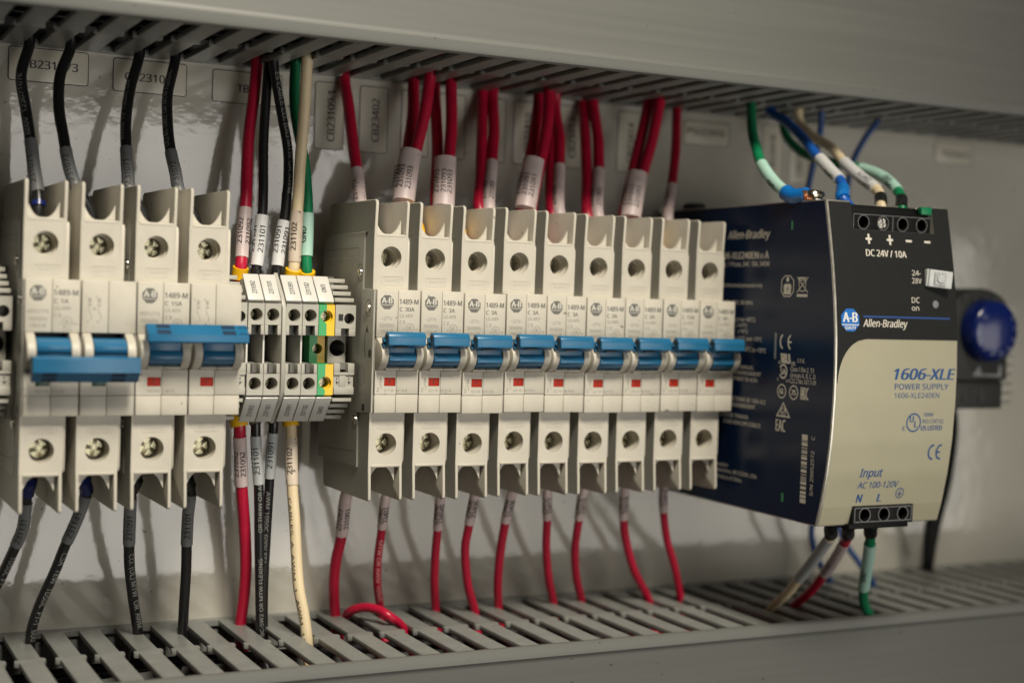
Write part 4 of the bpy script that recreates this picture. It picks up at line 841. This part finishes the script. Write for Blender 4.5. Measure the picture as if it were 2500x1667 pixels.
red_up(5, 'red wire with a narrow pink label right of the broadest sleeve', [(1712, 540), (1740, 750), (1738, 935), (1740, 1240)], -8, 935, [T3(.3)], dx=2, Y1=-43)
red_up(6, 'bare dark red wire over the third breaker from the power supply end', [(1895, 520), (1905, 750), (1915, 1000), (1922, 1250)], -3, dx=-2)
red_up(6, 'red wire with a pink label over the third breaker from the power supply end', [(1955, 510), (1985, 750), (1990, 960), (1985, 1250)], -7, 958, [T3(.5), ('231093', 21.5, -.7, 1.95, 9.4)], dx=2, Y1=-43)
red_up(7, 'left wire of the last slanting red pair', [(200, 225), (150, 450), (105, 640), (55, 910)], -18, Z=ZH, dx=-2)
red_up(7, 'right wire of the last slanting red pair', [(262, 225), (218, 450), (160, 660), (115, 910)], -25, Z=ZH, dx=2, Y1=-44)
oval_sleeve([(130, 645), (108, 780), (90, 900)], (-37, -42), 0, 0, ZH, 8.6, 'blurred pink sleeve round the last slanting red pair', [('231093', 4.2, -2.8, 2.0, 9.6), ('231093', 4.0, -.2, 2.0, 9.6), ('231093', 3.8, 2.5, 2.0, 9.6)])
red_up(8, 'single red wire over the last breaker beside the power supply', [(360, 270), (352, 500), (330, 715), (308, 920)], -9, 715, [('231093', 21, .3, 1.95, 9.4)], Z=ZH, d=4.2)
# red wires under the row of nine
GL = 'red wires under the row of nine breakers'
RL = [([(345, 130), (312, 380), (285, 500), (270, 650), (278, 830)], 4.3, 378, '231093', -11), ([(575, 130), (545, 340), (523, 500), (520, 650), (542, 812)], 3.3, 340, '23402', -12), ([(885, 130), (865, 345), (852, 500), (848, 650), (856, 798)], 3.4, 345, '234040', -15), ([(1085, 120), (1045, 320), (1024, 450), (1040, 650), (1082, 808)], 3.5, 320, '23406', -22), ([(1298, 120), (1252, 310), (1222, 500), (1212, 650), (1216, 782)], 3.6, 310, '23408', -18),
      ([(1502, 110), (1495, 290), (1490, 450), (1505, 620), (1532, 758)], 3.4, 290, '23412', -18), ([(1708, 100), (1675, 290), (1655, 450), (1662, 600), (1692, 742)], 3.4, 290, '23410', -17), ([(1945, 90), (1935, 290), (1955, 430), (2000, 580), (2078, 738)], 3.5, 290, '23418', -24), ([(2165, 100), (2165, 250), (2185, 400), (2225, 540), (2262, 728)], 3.3, 250, '23416', -26)]
LR = ['thick dark red wire with a 231093 sleeve under the first breaker of nine', 'red wire lettered MTW OR AWM with a 23402 sleeve under the second breaker of nine', 'straight red wire with a 234040 sleeve under the third breaker of nine', 'curved red wire with a 23406 sleeve under the fourth breaker of nine', 'red wire with a 23408 sleeve under the middle breaker of nine',
      'red wire with a pink sleeve under the sixth breaker of nine', 'red wire with a pink sleeve under the seventh breaker of nine', 'slanting red wire with a pink sleeve under the eighth breaker of nine', 'glossy red wire bent beside the underside of the power supply']
for i, ((pts, d, se, tx, Y1), lb) in enumerate(zip(RL, LR)):
    L_ = lay(ZG(pts), -34 if i == 0 else -40, Y1); xc = 119.3 + 17.52 * i + 6.6; e = L_[-1]
    wd = 1.55 * len(tx)
    wire(lb, 'w_red', d, L_, pre=[(xc, -43, -38), (xc * .6 + L_[0].x * .4, -42, -50)], post=[(e.x + 1, e.y - 1, -118), (e.x + 4, e.y - 6, -126)], sleeves=[(1130, 1150 + se / 2.352, 's_pink', d + .6, [(tx, 3.2, .15, 2.3, wd), (tx, 3.6, -1.2, 2.3, wd)])], prints=[('MTW OR AWM 105oC', (1150 + 365 / 2.352, 1500), 1.5, 'wire_print_pink', -.2, True, 32)] if i == 1 else [], group=GL)
L_ = [atZ(*ZG([(335, 845)])[0], -109.5), at(*ZG([(375, 798)])[0], -20), at(*ZG([(450, 780)])[0], -25), at(*ZG([(530, 795)])[0], -31), at(*ZG([(590, 832)])[0], -36), atZ(*ZG([(672, 905)])[0], -110.5)]
wire('red wire looping out of the lower duct and back between two fingers', 'w_red', 3.5, L_, pre=[(L_[0].x - 3, L_[0].y + 1, -122)], post=[(L_[-1].x + 5, L_[-1].y - 2, -124)], group='loose wires at the lower duct')
# black wires under the left breakers
GK = 'black wires under the left breakers'
def black_dn(label, pts, Y1, xc, s0, s1, d, txt, prints=(), fer='f_black', A=ZD):
    L_ = lay(A(pts), -40, Y1); e = L_[-1]
    wire(label, 'w_black', d, L_, pre=[(xc, -44, -36), (xc, -43, -47)], post=[(e.x - 1, e.y, -118), (e.x - 4, e.y - 3, -126)], sleeves=[(s0, s1, 's_grey', d + .55, txt)], ferr=[(1160, s0 - 4, fer, d + 1.1)], prints=prints, group=GK)
black_dn('black wire with a 231131 sleeve leaving the frame at the far left', [(225, 0), (190, 290), (115, 470), (50, 610), (-10, 740), (-70, 880)], -20, 4.2, 1216, 1340, 3.7, [('231131', 2.0, -.4, 2.0, 10), ('231131', 2.5, .9, 2.0, 10)], [('1050C FT-1', (1345, 1600), 1.8, WP, .1, True, 15)], 'f_blue')
black_dn('black wire lettered CSA TEW with a 231141 sleeve, slanting to the lower left', [(710, 0), (655, 170), (600, 300), (530, 450), (450, 650), (335, 900), (265, 1100), (245, 1260)], -19, 22.3, 1206, 1334, 3.7, [('231141', 2.5, -.4, 2.0, 10), ('231141', 3.5, .8, 2.0, 10)], [('CSA  TEW  1050C  FT-1  600', (1340, 1620), 1.9, WP, .1, True, 37)], 'f_blue')
black_dn('black wire lettered UL MTW OR AWM with a 231091 sleeve', [(1078, -10), (1065, 200), (1058, 455), (1065, 650), (1095, 900), (1130, 1170)], -17, 40.3, 1206, 1335, 3.9, [('231091', 2.6, -.45, 2.0, 10), ('231091', 2.6, .8, 2.0, 10)], [('CO. (UL) MTW  OR  AWM', (1338, 1600), 1.9, WP, .0, True, 33)])
black_dn('plain glossy black wire with a 231101 sleeve, straight down from the on breaker', [(1562, -10), (1540, 200), (1530, 430), (1525, 650), (1510, 900), (1494, 1170)], -22, 58.3, 1200, 1329, 3.8, [('231101', 3.2, -.5, 2.0, 10)])
# wires under the terminal blocks
GU = 'wires under the terminal blocks'
def tb_dn(label, m, d, pts, Y1, xc, s0, s1, sm, txt, fer, prints=()):
    L_ = lay(pts, -33, Y1); e = L_[-1]
    wire(label, m, d, L_, pre=[(xc, -31, -14), (xc * .5 + L_[0].x * .5, -32, -25)], post=[(e.x + 1, e.y, -118), (e.x + 3, e.y - 4, -126)], sleeves=[(s0, s1, sm, d + .5, txt)], ferr=fer, prints=prints, group=GU)
tb_dn('thick crimson wire with a pink 231092 sleeve under the first tagged terminal block', 'w_red', 4.5, ZC([(1962, 640), (1965, 720), (1972, 900), (1980, 1120)]) + ZD([(2005, 300), (2015, 600), (2000, 850), (1970, 1100)]), -14, 78.9, 1059, 1184, 's_pink', [('231092', 4.2, .35, 2.0, 10), ('231092', 4.2, -.75, 2.0, 10)], [(990, 1041, 'ferrule_yellow', 6.4)])
tb_dn('black wire with a 231101 sleeve beside the thick crimson wire', 'w_black', 3.7, ZC([(2095, 620), (2095, 690), (2105, 900), (2120, 1110)]) + ZD([(2125, 400), (2132, 900), (2140, 1170)]), -27, 85, 1056, 1182, 's_light', [('231101', 4.0, -.35, 2.0, 10), ('231101', 4.0, .9, 2.0, 10)], [(985, 1040, 'terminal_in', 4.6)], [('OR THHW OR AWM', (1186, 1300), 1.4, WP, -.6, False, 22), ('BC-5W2 OR MTW FLEXING', (1330, 1560), 1.4, WP, -.6, False, 30)])
tb_dn('black wire with a 231091 sleeve crossing behind its black neighbour', 'w_black', 3.6, ZC([(2242, 610), (2238, 690), (2222, 900), (2208, 1110)]) + ZD([(2180, 400), (2160, 800), (2160, 1170)]), -20, 92, 1053, 1180, 's_light', [('231091', 4.2, -.3, 2.0, 10), ('231091', 4.2, 1.2, 2.0, 10)], [(985, 1034, 'terminal_in', 4.4)], [('AWM 1050C 600V FT1', (1190, 1400), 1.4, WP, -.5, True, 28)])
tb_dn('cream wire with dark print and a white 231102 sleeve, under the fourth tagged terminal block', 'w_cream', 4.2, [(710, 1040), (711, 1070), (712, 1130), (714, 1195), (720, 1280), (728, 1420), (742, 1500), (750, 1560)], -43, 99, 1068, 1194, 's_cream', [('231102', 4.0, -.1, 2.05, 10), ('231102', 4.2, 1.4, 2.05, 10)], [(990, 1048, 'ferrule_yellow', 6.2)], [('CABLES  A  AWM  1  AWM  1 A', (1205, 1560), 1.2, 'ink', -.95, True, 56)])
# power supply wires
GP = 'wires on top of the power supply'
def psu_up(label, m, d, pts, Y0, Y1, post, sl=(), fer=(), d0=122):
    L_ = lay(ZH(pts), Y0, Y1); wire(label, m, d, L_, pre=[(L_[0].x, L_[0].y, d0)], post=post, sleeves=sl, ferr=fer, group=GP)
zh = lambda v: 150 + v / 2.352
psu_up('green wire with a mint GND sleeve and blue ring terminal on the earth screw', 'w_green', 4.2, [(785, 240), (792, 400), (815, 500), (845, 590), (915, 690), (985, 752), (1030, 775)], -43, -100, [(281.5, -106, 64.2)], [(zh(588), zh(752), 's_mint', 4.8, [('GND', 3.5, .3, 2.4, 5.6)])], [(zh(752), 488, 'f_blue2', 6.4)])
mb = MB()
mb.box(279.4, 283, -109, -103, 62.4, 63.4, 'copper', .2); mb.cyl((279.0, -106, 64.4), (1, 0, 0), 1.9, 2.4, 'copper', 16); o = mb.build('ring_terminal', org=(279, -106, 62)); tag(o, 'small copper ring terminal clamped under the domed earth screw', 'ring terminal')
psu_up('bright blue wire with a white sleeve and blue ferrule on the power supply', 'w_blue', 4.2, [(890, 275), (990, 350), (1090, 450), (1150, 530), (1180, 560), (1245, 630), (1300, 690), (1312, 745), (1313, 790)], -33, -112, [(300, -113, 58)], [(zh(555), zh(690), 's_white', 5.0, [('234191', 2.2, .4, 1.95, 8)])], [(zh(732), 492, 'f_blue2', 5.6)])
psu_up('cream wire with a white 234171 sleeve and black ferrule on the power supply', 'w_cream', 4.0, [(1060, 330), (1120, 410), (1170, 450), (1250, 500), (1320, 580), (1420, 670), (1510, 740), (1530, 790), (1533, 838)], -38, -112, [(317, -113, 56)], [(zh(578), zh(738), 's_white', 5.0, [('234171', 1.6, .2, 2.05, 9), ('234171', 3.6, -.9, 2.05, 9)])], [(zh(772), 506, 'f_black', 5.0)])
psu_up('green wire with a mint sleeve and black ferrule, last on the power supply', 'w_green', 4.0, [(965, 300), (972, 380), (1000, 450), (1090, 530), (1240, 580), (1400, 610), (1520, 650), (1600, 710), (1640, 765), (1650, 800), (1650, 845)], -10, -112, [(327, -113, 56)], [(zh(612), zh(752), 's_mint', 4.6, [('GND', 3.0, .3, 2.2, 5.5), ('GND', 6.0, -.7, 2.2, 5.5)])], [(zh(785), 512, 'f_black', 4.8)])
GB = 'thin blue wires behind the power supply'
def blue(label, pts, A, Y0, Y1, pre, post, d=2.8): wire(label, 'w_blue_dark', d, lay(A(pts), Y0, Y1), pre=pre, post=post, group=GB)
blue('dark blue wire running down behind the cream wire to the back of the power supply', [(1190, 280), (1180, 420), (1150, 560), (1110, 760)], ZH, -40, -30, [(338, -41, 122)], [(344, -28, 56)])
blue('dark blue wire slanting down from the duct right of the cream wire', [(1515, 330), (1440, 440), (1372, 570), (1338, 720), (1330, 850)], ZH, -33, -30, [(380, -33, 122)], [(360, -28, 50)])
blue('blue wire hanging below the power supply, left one of the curved pair', [(1000, 330), (1003, 450), (1030, 550), (1075, 640), (1115, 705)], ZI, -24, -16, [(358, -26, -50)], [(376, -18, -122)])
blue('blue wire hanging below the power supply, right one of the curved pair', [(1165, 330), (1220, 470), (1290, 570), (1350, 660), (1392, 725)], ZI, -24, -28, [(364, -26, -50)], [(392, -30, -122)])
GQ = 'wires under the power supply'
zi = lambda v: 1150 + v / 2.613
def psu_dn(label, m, d, pts, Y1, pre, sl, fer):
    L_ = lay(ZI(pts), -113, Y1); e = L_[-1]; q = L_[-2]; k = (e - q).normalized()
    wire(label, m, d, L_, pre=pre, post=[tuple(e + k * 8 + Vector((0, 0, -4)))], sleeves=sl, ferr=fer, group=GQ)
psu_dn('cream wire with a grey sleeve slanting from the N terminal to the duct', 'w_cream', 3.9, [(1122, 350), (1118, 415), (1080, 470), (1000, 580), (915, 685), (840, 780), (740, 875)], -56, [(299.5, -113, -58)], [(zi(425), zi(690), 's_light', 4.5, [])], [(zi(330), zi(412), 'f_black', 5.2)])
psu_dn('red wire with a pink sleeve slanting from the L terminal to the duct', 'w_red', 3.9, [(1237, 345), (1228, 415), (1205, 460), (1140, 570), (1070, 665), (985, 770), (890, 855)], -54, [(309.6, -113, -58)], [(zi(455), zi(660), 's_pink', 4.6, [('231161', 2.5, -.1, 1.95, 9), ('231161', 3.5, 1.2, 1.95, 9)])], [(zi(330), zi(412), 'f_black', 5.2)])
psu_dn('green wire with a mint GND sleeve dropping from the earth terminal to the duct', 'w_green', 4.0, [(1378, 345), (1372, 415), (1365, 500), (1345, 640), (1328, 760), (1335, 850), (1370, 925)], -82, [(319, -113, -58)], [(zi(460), zi(752), 's_mint', 4.9, [('GND', 6.5, -.1, 2.5, 6)])], [(zi(330), zi(410), 'f_black', 5.4)])
GTm = 'black cords below the thermostat'
for lb, pts, Y1, pre in (('thin black cord from under the thermostat, outer of two', [(1895, -380), (1872, 0), (1780, 400), (1745, 620)], -8, (414, -34, -20)), ('short thick black cord rising straight from the duct beside the power supply edge', [(1765, 250), (1740, 380), (1732, 500), (1728, 630)], -6, (422, -20, -20))):
    L_ = lay(ZI(pts), -30, Y1); wire(lb, 'w_black', 4.4, L_, pre=[pre] if 'thin' in lb else [(L_[0].x + 1, -30, L_[0].z + 14)], post=[(L_[-1].x - 2, L_[-1].y, -122)], group=GTm, cat='cord')
# wires lying inside the lower duct
for lb, m, y, z, d in (('black wire lying lowest in the lower duct, close to the back panel', 'w_black', -14, -122, 4.2), ('black wire lying in the lower duct behind the middle of the slots', 'w_black', -26, -119, 4.0), ('black wire lying under the front ends of the lower slots', 'w_black', -76, -121, 4.2), ('black wire lying in the lower duct beside the front red wire', 'w_black', -59, -119.5, 3.8),
    ('red wire lying along the inside of the lower duct near its front', 'w_red', -66, -117, 4.2), ('black wire lying along the inside of the lower duct', 'w_black', -50, -121, 4.2), ('dark red wire lying along the lower duct behind the others', 'w_red', -38, -124, 4.2)):
    p = [Vector((x, y + 3 * sin(x * .05 + z), z + 1.6 * sin(x * .031 + y))) for x in range(20 if m == 'w_red' else -90, 330 if m == 'w_red' else 560, 12)]
    wire(lb, m, d, p, group='wires lying in the lower duct')

for lb, y, z in (('black wire lying inside the overhead duct near its front slots', -72, 113.5), ('black wire lying inside the overhead duct above the middle of its slots', -55, 115), ('black wire lying inside the overhead duct close to the back panel', -30, 114)):
    p = [Vector((x, y + 3 * sin(x * .043 + z), z + 1.2 * sin(x * .03 + y))) for x in range(-100, 560, 12)]
    wire(lb, 'w_black', 4.4, p, group='wires lying in the overhead duct')
